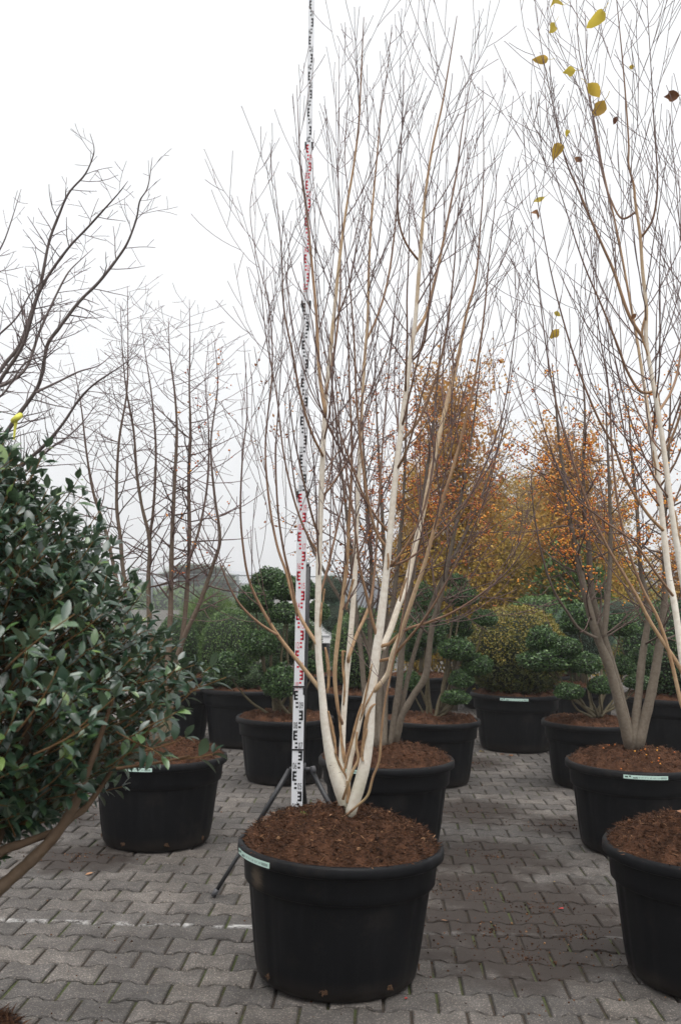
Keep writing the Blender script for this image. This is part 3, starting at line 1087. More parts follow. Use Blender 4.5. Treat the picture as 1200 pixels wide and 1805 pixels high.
def birch_stem(thing, pix, Y0, dY, seed, s0, s1, gap, Lf, branches=(), cfg=BIRCH, ang=(32, 58), m=M_BIRCH, name='stem', bias=None, depth=1, sides=12, tgap=1.0):
    if m is M_BIRCH:
        pix = [(x, y, w * (0.68 if w > 8 else 0.68 + 0.04 * (8 - w))) for x, y, w in pix]
    pts, rad = trace(pix, Y0, dY)
    if pts[0].z < 0.78:                            # carry the stem down into the soil
        pts.insert(0, pts[0] + (pts[0] - pts[1]).normalized() * 0.09)
        rad.insert(0, rad[0] * 1.12)
    rng = random.Random(seed)
    mb = MB()
    kn = 0.05 if m is M_BIRCH else 0.13
    rr = [r * (1 + kn * noise.noise(p * 14) + (kn * 0.8) * noise.noise(p * 45)) for p, r in zip(pts, rad)]
    mb.tube(pts, rr, sides)
    st = thing.part(name, mb, m)
    tw = MB()
    if gap:
        stem_with_shoots(tw, rng, pts, rad, cfg, s0, s1, gap * 0.75, Lf, ang, depth, bias=bias)
    for bp in branches:
        bpts, brad = trace([(x, y, w * 0.80) for x, y, w in bp[0]], bp[1], bp[2])
        q = min(pts, key=lambda p_: (p_ - bpts[0]).length_squared)
        if (q - bpts[0]).length < 0.07:            # root the branch in the wood of its stem
            bpts.insert(0, q.lerp(bpts[0], 0.15) - Vector((0, 0, 0.012)))
            brad.insert(0, brad[0] * 1.05)
        tw.tube(bpts, brad, 8)
        stem_with_shoots(tw, rng, bpts, brad, cfg, 0.22, 0.97, bp[3] if len(bp) > 3 else 0.17, lambda f: 0.62 - 0.30 * f, (22, 45), depth)
    if tw.v:
        thing.part('twigs', tw, M_BIRCHT if m is M_BIRCH else m, parent=st)
    return st, pts, rad, tw


lf = lambda a, b: (lambda f: a + (b - a) * f)
A = birch_stem(BT, [(607, 1412, 34), (598, 1385, 35), (584, 1340, 29), (574, 1285, 23), (567, 1215, 19), (561, 1140, 17.5), (561, 1040, 16), (565, 900, 14.5), (570, 780, 13), (575, 690, 11), (580, 640, 10.5), (588, 560, 10), (598, 460, 8), (610, 370, 6), (622, 300, 5), (632, 220, 4), (637, 120, 3), (641, 30, 1.6)],
               D1, -0.12, 21, 0.26, 0.97, 0.155, lf(0.95, 0.45),
               branches=[([(561, 1211, 10), (524, 1164, 9), (490, 1120, 8), (460, 1070, 6.5), (440, 1025, 5.5), (430, 975, 5), (424, 900, 4.5), (428, 800, 3.6), (436, 720, 2.6), (430, 600, 1.2)], 3.92, -0.25, 0.14),
                         ([(490, 1120, 6), (455, 1097, 5.5), (425, 1068, 5), (405, 1035, 4), (388, 992, 3.5)], 3.84, -0.12, 5.0),
                         ([(560, 1137, 9), (535, 1098, 8), (518, 1060, 7.5), (505, 1010, 6.5), (488, 960, 5.5), (474, 880, 5), (468, 780, 4), (480, 650, 3.4), (474, 540, 2.5), (450, 440, 2), (442, 350, 1.6), (470, 232, 1)], 3.9, 0.2, 0.15),
                         ([(524, 1085, 6.5), (514, 1030, 6), (500, 970, 5), (490, 900, 4.4), (486, 800, 3.6), (492, 700, 2.6), (500, 560, 1.4)], 3.9, -0.3, 0.15),
                         ([(565, 980, 6), (540, 940, 5), (518, 880, 4.6), (500, 800, 4), (488, 700, 3.4), (470, 600, 2.6), (455, 480, 1.8), (418, 345, 1)], 3.9, -0.2, 0.15),
                         ([(573, 725, 9), (562, 650, 8), (558, 560, 7), (550, 470, 6), (541, 380, 4.5), (530, 300, 3.2), (526, 220, 2.2), (523, 150, 1.2)], 3.86, 0.15, 0.13),
                         ([(567, 800, 6.5), (548, 760, 6), (530, 700, 5.5), (515, 620, 4.8), (500, 540, 4), (496, 440, 3), (482, 300, 1.2)], 3.85, -0.2, 0.14),
                         ([(575, 690, 5.5), (592, 600, 5), (600, 500, 4), (598, 400, 3), (596, 300, 2.2), (598, 80, 1)], 3.86, 0.3, 0.13)])
B = birch_stem(BT, [(603, 1395, 20), (603, 1340, 17), (604, 1290, 15), (610, 1200, 14.5), (618, 1120, 14), (625, 1020, 13), (628, 930, 12), (633, 820, 11), (637, 730, 8), (642, 640, 7.5), (648, 560, 7), (650, 470, 6), (655, 380, 4.6), (664, 280, 3.4), (672, 190, 2.2), (688, 92, 1.2)],
               D1 + 0.05, 0.30, 22, 0.30, 0.97, 0.15, lf(0.85, 0.45),
               branches=[([(603, 1272, 5), (596, 1252, 7), (590, 1190, 9), (596, 1120, 9.5), (606, 1040, 9), (612, 980, 8), (616, 900, 6.5), (620, 800, 5), (616, 680, 4), (612, 560, 2.8), (606, 420, 1.4)], 4.02, -0.1, 0.15),
                         ([(614, 1160, 8), (628, 1120, 7.5), (644, 1085, 7), (655, 1050, 6), (662, 980, 5), (668, 880, 4.4), (676, 760, 3.6), (690, 600, 2.6), (712, 430, 1.4), (738, 330, 0.9)], 4.0, 0.35, 0.14),
                         ([(645, 600, 6), (664, 560, 5.5), (682, 500, 5), (694, 420, 4), (704, 300, 2.6), (712, 150, 1.2)], 4.2, 0.2, 0.13)])
C = birch_stem(BT, [(622, 1420, 27), (630, 1395, 31), (642, 1350, 30), (650, 1300, 26), (653, 1240, 24), (662, 1160, 24), (672, 1085, 21), (681, 1005, 17.5), (690, 910, 16.5), (698, 830, 15.5), (709, 740, 14), (720, 650, 12), (731, 570, 11), (738, 480, 10), (744, 400, 8.5), (751, 330, 6.5), (762, 260, 5), (778, 190, 4), (790, 120, 3), (805, 28, 1.5)],
               D1 - 0.06, -0.1, 23, 0.30, 0.97, 0.15, lf(0.95, 0.45),
               branches=[([(664, 1213, 11), (683, 1187, 11), (692, 1152, 11.5), (707, 1115, 11), (717, 1085, 10.5), (730, 1045, 10), (746, 1000, 9.5), (760, 950, 9), (777, 890, 8), (796, 830, 7.5), (818, 750, 6.5), (838, 660, 5.5), (852, 560, 4.5), (862, 450, 3.2), (874, 330, 1.8), (866, 240, 1)], 3.84, -0.35, 0.11),
                         ([(672, 1145, 15), (687, 1112, 14), (702, 1068, 13.5), (716, 1030, 13), (733, 955, 12), (748, 890, 11), (764, 812, 10.5), (786, 715, 9.5), (805, 640, 8), (820, 560, 6.5), (838, 490, 5), (846, 400, 3.6), (852, 300, 2.4), (850, 132, 1.1)], 3.92, 0.35, 0.11),
                         ([(668, 1135, 7), (655, 1090, 7), (646, 1050, 6.5), (634, 1000, 6), (628, 950, 5), (615, 860, 4.4), (600, 770, 3.6), (592, 680, 2.6), (575, 560, 1.2)], 3.86, -0.3, 0.15),
                         ([(690, 975, 7), (664, 940, 7), (648, 880, 6.5), (637, 800, 6), (628, 700, 5), (624, 600, 4.4), (616, 500, 3.4), (604, 400, 2.2), (590, 260, 1)], 3.86, -0.25, 0.14),
                         ([(710, 775, 7), (735, 745, 6.5), (756, 700, 5.8), (775, 640, 5.2), (790, 560, 4.5), (800, 470, 3.6), (806, 380, 2.6), (820, 250, 1.2)], 3.86, -0.2, 0.13),
                         ([(732, 585, 9), (750, 555, 8), (765, 500, 7), (778, 440, 6), (792, 370, 5), (805, 300, 4), (815, 220, 3), (838, 95, 1.2)], 3.85, 0.2, 0.13),
                         ([(738, 460, 5.5), (716, 430, 5), (703, 390, 4.4), (700, 320, 3.4), (706, 240, 2.4), (740, 100, 1.1)], 3.85, -0.2, 0.13),
                         ([(683, 1000, 5.5), (720, 985, 5), (765, 950, 4.8), (810, 900, 4.4), (850, 830, 4), (885, 730, 3.2), (905, 600, 2.4), (915, 480, 1.3)], 3.86, -0.4, 0.13),
                         ([(686, 1135, 7.5), (715, 1110, 6.5), (760, 1095, 6), (800, 1078, 5), (850, 1045, 4), (900, 1000, 2.8), (948, 930, 1.2)], 3.84, -0.45, 0.16),
                         ([(690, 1160, 6.5), (720, 1125, 5.8), (752, 1085, 5), (790, 1020, 4.4), (830, 940, 3.6), (866, 840, 2.6), (890, 700, 1.3)], 3.84, -0.55, 0.15),
                         ([(722, 640, 5), (745, 610, 4.6), (756, 540, 4), (760, 440, 3), (770, 330, 2), (782, 220, 1)], 3.85, -0.3, 0.13)])
E = birch_stem(BT, [(613, 1405, 12), (614, 1365, 13), (620, 1330, 12), (631, 1285, 11.5), (640, 1245, 11), (650, 1205, 11), (664, 1170, 10)], D1 - 0.01, 0.0, 24, 0.2, 0.9, 0, lf(0.3, 0.2))
G = birch_stem(BT, [(630, 1420, 5.5), (648, 1402, 6), (657, 1370, 6), (668, 1340, 5.5), (672, 1290, 5), (678, 1240, 4.4), (690, 1180, 4), (703, 1120, 3.4), (716, 1040, 2.4), (725, 960, 1.4)], D1 - 0.12, -0.2, 25, 0.5, 0.95, 0.2, lf(0.35, 0.2))
G2 = birch_stem(BT, [(617, 1372, 6), (622, 1358, 7), (631, 1338, 6.5), (628, 1315, 6), (629, 1290, 5)], D1 - 0.08, -0.02, 26, 0.5, 0.95, 0, lf(0.35, 0.2))


def peel(thing, stem, pix, Y, w0, seed):
    """curled strip of loose bark beside a stem"""
    rng = random.Random(seed)
    so, spts, srad = stem[0], stem[1], stem[2]
    P = []
    for x, y in pix:
        q = at(x, y, Y)
        i = min(range(len(spts)), key=lambda j: (spts[j] - q).length_squared)
        dx = max(-1.0, min(1.0, (q.x - spts[i].x) / (srad[i] * 1.15)))
        P.append(at(x, y, spts[i].y - srad[i] * (0.15 + math.sqrt(1 - dx * dx))))
    pts, _ = smooth_path([(p.x, p.y, p.z, 0.01) for p in P], 5)
    mb = MB()
    n = len(pts)
    for i, p in enumerate(pts):
        f = i / (n - 1)
        w = 0.85 * w0 * Y / F * (0.35 + 0.65 * math.sin(math.pi * min(1, f * 0.9 + 0.08))) * (1 + 0.25 * noise.noise(p * 40))
        curl = 0.6 + 0.5 * noise.noise(p * 9 + Vector((seed, 0, 0)))
        for k in range(4):
            a = (k / 3 - 0.5) * 2.2 + curl * 0.4
            mb.v.append((p.x + math.sin(a) * w * 0.6, p.y - math.cos(a) * w * 0.6 + 0.003 * noise.noise(p * 30), p.z + 0.002 * noise.noise(p * 50 + Vector((k, 0, 0)))))
            mb.r.append(0)
    for i in range(n - 1):
        for k in range(3):
            a = i * 4 + k
            mb.f.append((a, a + 1, a + 5, a + 4))
            mb.mi.append(0)
    o = thing.part('bark_strip', mb, M_PEEL, parent=so)
    sm = o.modifiers.new('thickness', 'SOLIDIFY')
    sm.thickness = 0.0012
    return o


for st, pix, Y, w in [
    (A, [(573, 1141), (577, 1165), (579, 1195), (577, 1222)], 3.88, 6), (A, [(578, 1253), (583, 1275), (589, 1305), (592, 1330)], 3.88, 6), (A, [(590, 1325), (597, 1345), (606, 1362), (613, 1376)], 3.87, 5),
    (A, [(567, 1062), (565, 1085), (564, 1105)], 3.83, 4.5), (A, [(572, 1038), (570, 1050), (569, 1062)], 3.84, 4),
    (B, [(609, 1150), (604, 1148), (604, 1175), (607, 1210), (605, 1243)], 3.93, 5), (B, [(596, 1247), (600, 1290), (603, 1320), (606, 1345)], 3.93, 5.5), (B, [(600, 1300), (607, 1330), (611, 1355)], 3.9, 4), (B, [(623, 1020), (616, 1045), (610, 1075)], 3.95, 4.5),
    (C, [(661, 1240), (652, 1249), (645, 1270), (641, 1300), (637, 1330), (640, 1342)], 3.82, 7), (C, [(646, 1285), (640, 1310), (637, 1335)], 3.82, 6), (C, [(655, 1170), (644, 1225), (636, 1262)], 3.85, 3.5),
    (E, [(638, 1240), (627, 1275), (619, 1310), (610, 1340), (606, 1362)], 3.86, 6), (A, [(612, 1376), (614, 1395), (612, 1416)], 3.86, 8), (C, [(663, 1208), (646, 1240), (634, 1270)], 3.86, 3.2),
        (C, [(683, 975), (684, 990), (683, 1004)], 3.83, 4), (C, [(716, 1018), (708, 1040), (704, 1060)], 3.9, 5)]:
    peel(BT, st, pix, Y, w, int(pix[0][0] * 7 + pix[0][1]) % 97)

# ------------------------------------------------------------------ second birch at the frame edge
B2 = Thing('birch_tree', 'white birch with a few yellow leaves still hanging on its bare upper twigs', 'tree', (POTS['birch2'][0], D1, 0.62))
v1 = birch_stem(B2, [(1236, 1415, 26), (1225, 1340, 22), (1212, 1240, 19), (1200, 1150, 18), (1188, 1066, 17), (1178, 1015, 16.5), (1168, 929, 15.5), (1157, 828, 14), (1145, 756, 12), (1136, 690, 9), (1122, 600, 7), (1104, 500, 5.5), (1085, 400, 4.5), (1062, 300, 3.6), (1044, 200, 2.6), (1020, 90, 2), (1015, -20, 1.2)],
                D1 + 0.03, 0.2, 31, 0.32, 0.97, 0.13, lf(1.0, 0.5),
                branches=[([(1212, 1260, 10), (1200, 1240, 9), (1181, 1160, 8), (1160, 1093, 7), (1133, 1040, 6), (1110, 980, 5.5), (1090, 900, 5), (1078, 800, 4.4), (1072, 690, 3.6), (1052, 560, 2.4), (1040, 420, 1.2)], 3.9, -0.2, 0.14),
                          ([(1204, 1190, 9), (1190, 1165, 9), (1147, 1099, 8), (1120, 1048, 7), (1072, 968, 6), (1040, 900, 5.5), (1005, 800, 4.6), (975, 690, 3.6), (955, 560, 2.6), (938, 400, 1.6), (918, 205, 0.9)], 3.9, -0.3, 0.13),
                          ([(1168, 935, 7.5), (1140, 905, 7), (1105, 850, 6), (1082, 790, 5.5), (1050, 730, 5), (1015, 640, 4.2), (980, 520, 3.2), (955, 400, 2.2), (928, 230, 1.1)], 3.95, -0.25, 0.13),
                          ([(1185, 1050, 6), (1155, 1010, 5.6), (1115, 955, 5), (1060, 915, 4.4), (1000, 860, 3.6), (960, 760, 2.6), (930, 640, 1.4)], 3.9, -0.45, 0.15)])
v2 = birch_stem(B2, [(1248, 1418, 28), (1240, 1320, 24), (1228, 1200, 21), (1212, 1080, 19), (1197, 990, 17.5), (1183, 900, 15.5), (1168, 785, 14), (1157, 713, 12.5), (1148, 664, 11.5), (1138, 600, 10.5), (1138, 540, 10), (1132, 481, 9), (1127, 413, 8), (1119, 357, 6.5), (1116, 326, 5.5), (1107, 290, 4.6), (1107, 248, 4), (1098, 124, 3), (1085, -10, 1.6)],
                D1 - 0.08, -0.15, 32, 0.34, 0.97, 0.13, lf(1.0, 0.5),
                branches=[([(1140, 606, 8), (1108, 556, 7.5), (1082, 481, 6.8), (1066, 444, 6), (1041, 388, 5.4), (1020, 338, 4.8), (1001, 295, 4), (989, 255, 3.4), (973, 180, 2.6), (958, 109, 2), (942, 9, 1.2)], 3.84, -0.1, 0.12),
                          ([(1152, 690, 7.5), (1128, 690, 6.8), (1105, 655, 6), (1088, 610, 5.4), (1060, 540, 4.6), (1030, 470, 3.8), (1000, 380, 2.8), (975, 290, 1.8), (962, 180, 1)], 3.84, -0.3, 0.13),
                          ([(1128, 420, 5.5), (1150, 385, 5), (1158, 320, 4), (1152, 220, 3), (1146, 110, 2.2), (1138, -20, 1.4)], 3.82, -0.2, 0.13),
                          ([(1122, 372, 5.5), (1095, 385, 5), (1075, 350, 4.5), (1062, 310, 3.8), (1050, 250, 3), (1035, 130, 1.8), (1030, 20, 1)], 3.82, 0.2, 0.13),
                          ([(1170, 800, 6), (1195, 740, 5.6), (1212, 660, 5), (1215, 560, 4), (1200, 430, 2.6), (1180, 200, 1.2)], 3.84, -0.2, 0.13),
                          ([(1160, 725, 7), (1182, 690, 6), (1196, 640, 5), (1204, 540, 3.6), (1195, 300, 1.4)], 3.84, 0.25, 0.13)])
v3 = birch_stem(B2, [(1262, 1415, 24), (1275, 1300, 20), (1290, 1150, 17), (1300, 980, 14), (1302, 800, 11), (1300, 600, 8), (1295, 350, 5), (1290, 100, 2.5), (1288, -60, 1.4)], D1, 0.1, 33, 0.34, 0.97, 0.13, lf(1.1, 0.5))
for st, pix, Y, w in [(v2, [(1188, 900), (1192, 935), (1196, 960)], 3.86, 6), (v1, [(1156, 688), (1160, 715), (1160, 745)], 3.9, 7), (v2, [(1140, 545), (1130, 590), (1146, 640)], 3.86, 4), (v1, [(1150, 790), (1153, 820), (1160, 860)], 3.92, 6)]:
    peel(B2, st, pix, Y, w, int(pix[0][0]) % 97)


def leaf_part(thing, x, y, Y, size, ang, m, seed, curl=0.5, wide=1.5):
    rng = random.Random(seed)
    tv, tf = T_BLADE
    V = []
    for vx, vy, vz in tv:
        ragged = 1 + 0.42 * noise.noise(Vector((vx * 5, vy * 5, seed)))
        V.append(((vx - 0.1) * ragged, vy * wide * ragged, vz * 1.5 + curl * 0.45 * math.sin(vx * 4 + seed) + 0.55 * abs(vy) + 0.12 * noise.noise(Vector((vx * 6, vy * 6, seed + 2)))))
    mb = MB()
    mb.add(V, [tuple(f) for f in tf])
    b0 = Vector(V[0])
    mb.tube([b0, b0 + Vector((-0.22, 0.03, 0.05)), b0 + Vector((-0.42, -0.02, 0.16))], [0.018, 0.015, 0.015], 4)
    me = mb.mesh('leaf', m)
    p = at(x, y, Y)
    o = link('leaf', me, thing.o if thing else None, thing.inv if thing else None, p, (math.radians(90 + rng.uniform(-30, 30)), math.radians(rng.uniform(-30, 30)), 0), (size,) * 3)
    o.rotation_euler = (Matrix.Rotation(math.radians(rng.uniform(-25, 25)), 3, 'Z') @ Matrix.Rotation(math.radians(90), 3, 'X') @ Matrix.Rotation(math.radians(ang), 3, 'Z') @ Matrix.Rotation(math.radians(rng.uniform(-40, 40)), 3, 'X')).to_euler()
    return o


for i, (x, y, s, a, m) in enumerate([(1056, 22, 36, 240, M_YLEAF), (978, 40, 26, 240, M_YLEAF), (962, 104, 26, 190, M_YLEAF), (1013, 124, 28, 195, M_YLEAF), (1036, 150, 34, -40, M_YLEAF), (1064, 178, 38, 240, M_YLEAF), (985, 255, 30, 250, M_YLEAF), (958, 347, 24, 200, M_YLEAF), (936, 376, 20, -20, M_DRY), (1194, 168, 30, 190, M_DRY), (1003, 230, 14, 240, M_YLEAF),
                                      (1108, 118, 14, 10, M_YLEAF), (1013, 278, 16, -30, M_DRY), (983, 582, 22, 230, M_YLEAF), (986, 556, 14, 150, M_YLEAF), (1086, 208, 14, 240, M_DRY), (990, 5, 26, 190, M_YLEAF), (1118, 554, 12, 240, M_DRY)]):
    leaf_part(B2, x, y, 3.72 + 0.03 * (i % 3), s * 3.75 / F, a, m, i * 3 + 1)

# ------------------------------------------------------------------ crab apples
CRAB = dict(step=(0.055, 0.045), up=0.9, wig=0.45, tip=0.0013, gap=(0.11, 0.08), ang=(35, 75), len=(0.42, 0.16), bare=0.08, ref=0.6, rmax=0.0065)


def fruit(thing, tws, n, size, m, seed, zlo, zhi, xr=None, cluster=3, name='fruit', mid=None, sd=None):
    rgn = np.random.default_rng(seed)
    P = [p for t in tws for p in t.twig_pts if zlo < p.z < zhi and (xr is None or xr[0] < p.x < xr[1])]
    if not P:
        return
    P = np.array([tuple(p) for p in P])
    if mid is not None:
        w = np.exp(-((P[:, 2] - mid) / sd) ** 2)
        idx = rgn.choice(len(P), n, p=w / w.sum())
    else:
        idx = rgn.integers(0, len(P), n)
    Q = np.repeat(P[idx], cluster, 0) + rgn.normal(size=(n * cluster, 3)) * np.array([0.014, 0.014, 0.010]) - np.array([0, 0, 0.018])
    s = size * (0.75 + 0.5 * rgn.random(len(Q)))
    v, f = ICO1 if size > 0.007 else ICO0
    V = Q[:, None, :] + s[:, None, None] * v[None]
    Fc = (f[None] + (np.arange(len(Q)) * len(v))[:, None, None]).reshape(-1, 3)
    thing.part(name, np_mesh(name, V.reshape(-1, 3), Fc, m, 3, smooth=True), None, kind='stuff')


def twig_leaves(thing, tws, n, size, m, seed, zlo, zhi, name='leaves'):
    rgn = np.random.default_rng(seed)
    P = np.array([tuple(p) for t in tws for p in t.twig_pts if zlo < p.z < zhi])
    P = P[rgn.integers(0, len(P), n)] + rgn.normal(size=(n, 3)) * 0.012
    V, Fc = cloud(P, rgn.normal(size=(n, 3)) + np.array([0, 0, -0.4]), rgn.normal(size=(n, 3)), size * (0.6 + 0.8 * rgn.random(n)), T_SMALL)
    thing.part(name, np_mesh(name, V, Fc, m, 3), None, kind='stuff')


C1 = Thing('crab_apple_tree', 'crab apple with red-orange fruit and grey stems rising behind the white birch', 'tree', (POTS['crab1'][0], D2, 0.6))
tw1 = []
for i, (pix, dY) in enumerate([
    ([(690, 1300, 15), (697, 1250, 14), (704, 1200, 13.5), (709, 1125, 13), (716, 1067, 11), (728, 1000, 10), (742, 900, 8), (756, 800, 6), (768, 700, 4.5), (775, 620, 3), (782, 545, 1.2)], -0.2),
    ([(700, 1292, 16), (708, 1262, 15), (728, 1226, 14), (750, 1188, 13.5), (760, 1109, 12), (774, 1060, 10.5), (790, 990, 9), (808, 900, 7), (826, 800, 5), (838, 710, 3.2), (846, 630, 1.2)], -0.25),
    ([(668, 1298, 14), (669, 1213, 13.5), (684, 1120, 13), (692, 1067, 11), (704, 960, 9), (712, 850, 6.5), (716, 740, 4.5), (722, 640, 2.8), (726, 560, 1.2)], 0.2),
    ([(676, 1300, 16), (678, 1200, 14), (680, 1080, 11), (676, 960, 9), (670, 850, 6.5), (664, 740, 4), (660, 630, 1.4)], 0.4),
    ([(655, 1300, 12), (644, 1240, 11.5), (637, 1160, 11), (628, 1090, 10), (620, 1000, 8.5), (610, 900, 6.5), (598, 800, 4.5), (588, 700, 2.8), (580, 620, 1.2)], 0.1),
    ([(660, 1296, 13), (656, 1200, 11.5), (652, 1120, 11), (655, 1013, 9), (648, 900, 7), (640, 780, 4.6), (636, 660, 1.6)], 0.3),
    ([(672, 1300, 10), (660, 1200, 9), (640, 1120, 8), (590, 1040, 7), (548, 960, 5.6), (524, 880, 4), (510, 780, 2.4), (500, 690, 1.2)], 0.3),
    ([(700, 1280, 11), (730, 1150, 9.5), (770, 1040, 8), (815, 950, 6.4), (850, 870, 5), (878, 790, 3.4), (900, 700, 1.4)], 0.2)]):
    pix = [(x, y, w * 0.85) for x, y, w in pix]
    r = birch_stem(C1, pix, D2, dY, 100 + i, 0.30, 0.98, 0.105, lf(0.62, 0.3), cfg=CRAB, ang=(40, 75), m=M_CRAB, depth=2, sides=9)
    tw1.append(r[3])
fruit(C1, tw1, 950, 0.0050, M_BERRYR, 5, 1.7, 3.2, (0.15, 1.15), 3, mid=2.35, sd=0.45)
fruit(C1, tw1, 150, 0.0050, M_BERRYR, 6, 1.6, 3.0, (-0.6, 0.2), 2, name='fruit')
twig_leaves(C1, tw1, 1300, 0.022, M_RLEAF, 8, 1.6, 3.1)

C2 = Thing('crab_apple_tree', 'crab apple full of yellow-orange fruit clusters with four thick grey stems', 'tree', (POTS['crab2'][0], D2, 0.6))
tw2 = []
for i, (pix, dY) in enumerate([
    ([(1105, 1298, 21), (1094, 1255, 20), (1072, 1173, 18), (1051, 1120, 16), (1029, 1040, 14), (1013, 960, 12), (1004, 920, 10), (996, 860, 8), (985, 780, 6), (978, 700, 4), (972, 640, 1.6)], -0.25),
    ([(1108, 1294, 17), (1090, 1213, 16), (1064, 1125, 15), (1043, 1048, 13), (1036, 960, 11.5), (1028, 880, 9), (1028, 800, 7), (1030, 720, 4.6), (1024, 640, 1.8)], 0.1),
    ([(1116, 1294, 17), (1124, 1230, 16), (1131, 1160, 15), (1141, 1095, 13), (1140, 1060, 11), (1128, 1000, 9.5), (1122, 900, 7.5), (1112, 800, 5), (1106, 700, 1.8)], 0.2),
    ([(1128, 1298, 23), (1147, 1221, 20), (1160, 1147, 18), (1167, 1093, 15), (1172, 1020, 13), (1170, 930, 10), (1176, 830, 7), (1180, 730, 4), (1182, 650, 1.6)], -0.1),
    ([(1064, 1122, 11), (1068, 1080, 11), (1073, 1020, 10), (1075, 960, 9), (1074, 880, 7), (1070, 790, 5), (1066, 690, 1.8)], 0.0),
    ([(1051, 1125, 7), (1020, 1108, 6), (1000, 1080, 5), (975, 1040, 4.5), (955, 980, 4), (940, 900, 3), (935, 830, 1.4)], -0.3)]):
    pix = [(x, y, w * 0.88) for x, y, w in pix]
    r = birch_stem(C2, pix, D2 - (0.12 if i > 3 else 0), dY, 200 + i, 0.28, 0.98, 0.10, lf(0.62, 0.3), cfg=CRAB, ang=(45, 85), m=M_CRAB, depth=2, sides=10)
    tw2.append(r[3])
fruit(C2, tw2, 1050, 0.0060, M_BERRY, 15, 1.45, 3.0, None, 3, mid=2.25, sd=0.55)
# fallen fruit on the soil of its pot
rgn = np.random.default_rng(77)
Q = []
for _ in range(38):
    a, r = rgn.random() * 6.283, 0.36 * math.sqrt(rgn.random())
    rr = r / 0.381
    Q.append((POTS['crab2'][0] + r * math.cos(a), D2 + r * math.sin(a), 0.497 + 0.10 * (1 - rr ** 2.2) + 0.012))
Q = np.array(Q)
V = Q[:, None, :] + 0.0055 * ICO1[0][None] - np.array([0, 0, 0.004])
fo = link('fallen_fruit', np_mesh('fallen_fruit', V.reshape(-1, 3), (ICO1[1][None] + (np.arange(len(Q)) * len(ICO1[0]))[:, None, None]).reshape(-1, 3), M_BERRY, 3, smooth=True), kind='stuff')
tag(fo, 'orange fruit fallen on the soil under the crab apple', 'fruit')

# bare multi-stemmed tree left of the staff
PLUM = dict(step=(0.055, 0.045), up=1.1, wig=0.40, tip=0.0014, gap=(0.11, 0.09), ang=(35, 80), len=(0.34, 0.14), bare=0.06, ref=0.6, rmax=0.0055)
PT = Thing('crab_apple_tree', 'bare reddish-brown multi-stemmed tree in the pot behind the glossy shrub', 'tree', (POTS['plum'][0], D2, 0.6))
tw3 = []
for i, (pix, dY) in enumerate([
    ([(290, 1300, 15), (305, 1220, 13), (322, 1120, 11), (329, 1053, 10), (334, 955, 9), (333, 850, 7.5), (336, 760, 6), (334, 680, 4), (335, 600, 2.4), (334, 528, 1.2)], 0.1),
    ([(284, 1302, 16), (294, 1200, 14), (301, 1078, 11.5), (303, 969, 10), (308, 850, 8), (312, 760, 6), (308, 690, 4.4), (300, 630, 2.6), (297, 560, 1.2)], -0.2),
    ([(296, 1300, 13), (308, 1180, 12), (326, 1120, 11), (350, 1068, 10), (376, 995, 8.5), (388, 948, 7), (378, 870, 5.5), (372, 780, 4.2), (384, 680, 2.8), (378, 600, 1.2)], -0.3),
    ([(276, 1302, 15), (268, 1180, 12.5), (262, 1035, 10), (264, 955, 8.5), (250, 890, 7), (241, 830, 6), (236, 760, 5), (222, 680, 3.6), (215, 600, 2), (213, 540, 1.2)], -0.1),
    ([(272, 1300, 14), (240, 1150, 12), (218, 1010, 9.5), (213, 951, 8.5), (206, 885, 7.2), (210, 780, 5.6), (224, 690, 4), (226, 600, 2.4), (225, 505, 1.2)], 0.25),
    ([(270, 1300, 12), (225, 1110, 9.5), (189, 945, 7.5), (165, 868, 6), (152, 790, 4.6), (144, 720, 3), (130, 640, 1.4)], 0.1),
    ([(264, 955, 7), (272, 880, 6), (275, 790, 5), (268, 700, 3.6), (256, 620, 2), (248, 555, 1.1)], 0.0),
    ([(330, 1000, 6), (352, 930, 5.5), (366, 850, 4.6), (368, 760, 3.4), (362, 670, 2), (366, 620, 1.1)], 0.15)]):
    pix = [(x, y, w * 0.8) for x, y, w in pix]
    r = birch_stem(PT, pix, D2, dY, 300 + i, 0.34, 0.98, 0.062, lf(0.46, 0.26), cfg=PLUM, ang=(45, 88), m=M_CRAB2, depth=1, sides=9)
    tw3.append(r[3])
fruit(PT, tw3, 45, 0.006, M_BERRYR, 25, 1.6, 3.0, (-1.05, -0.6), 2)

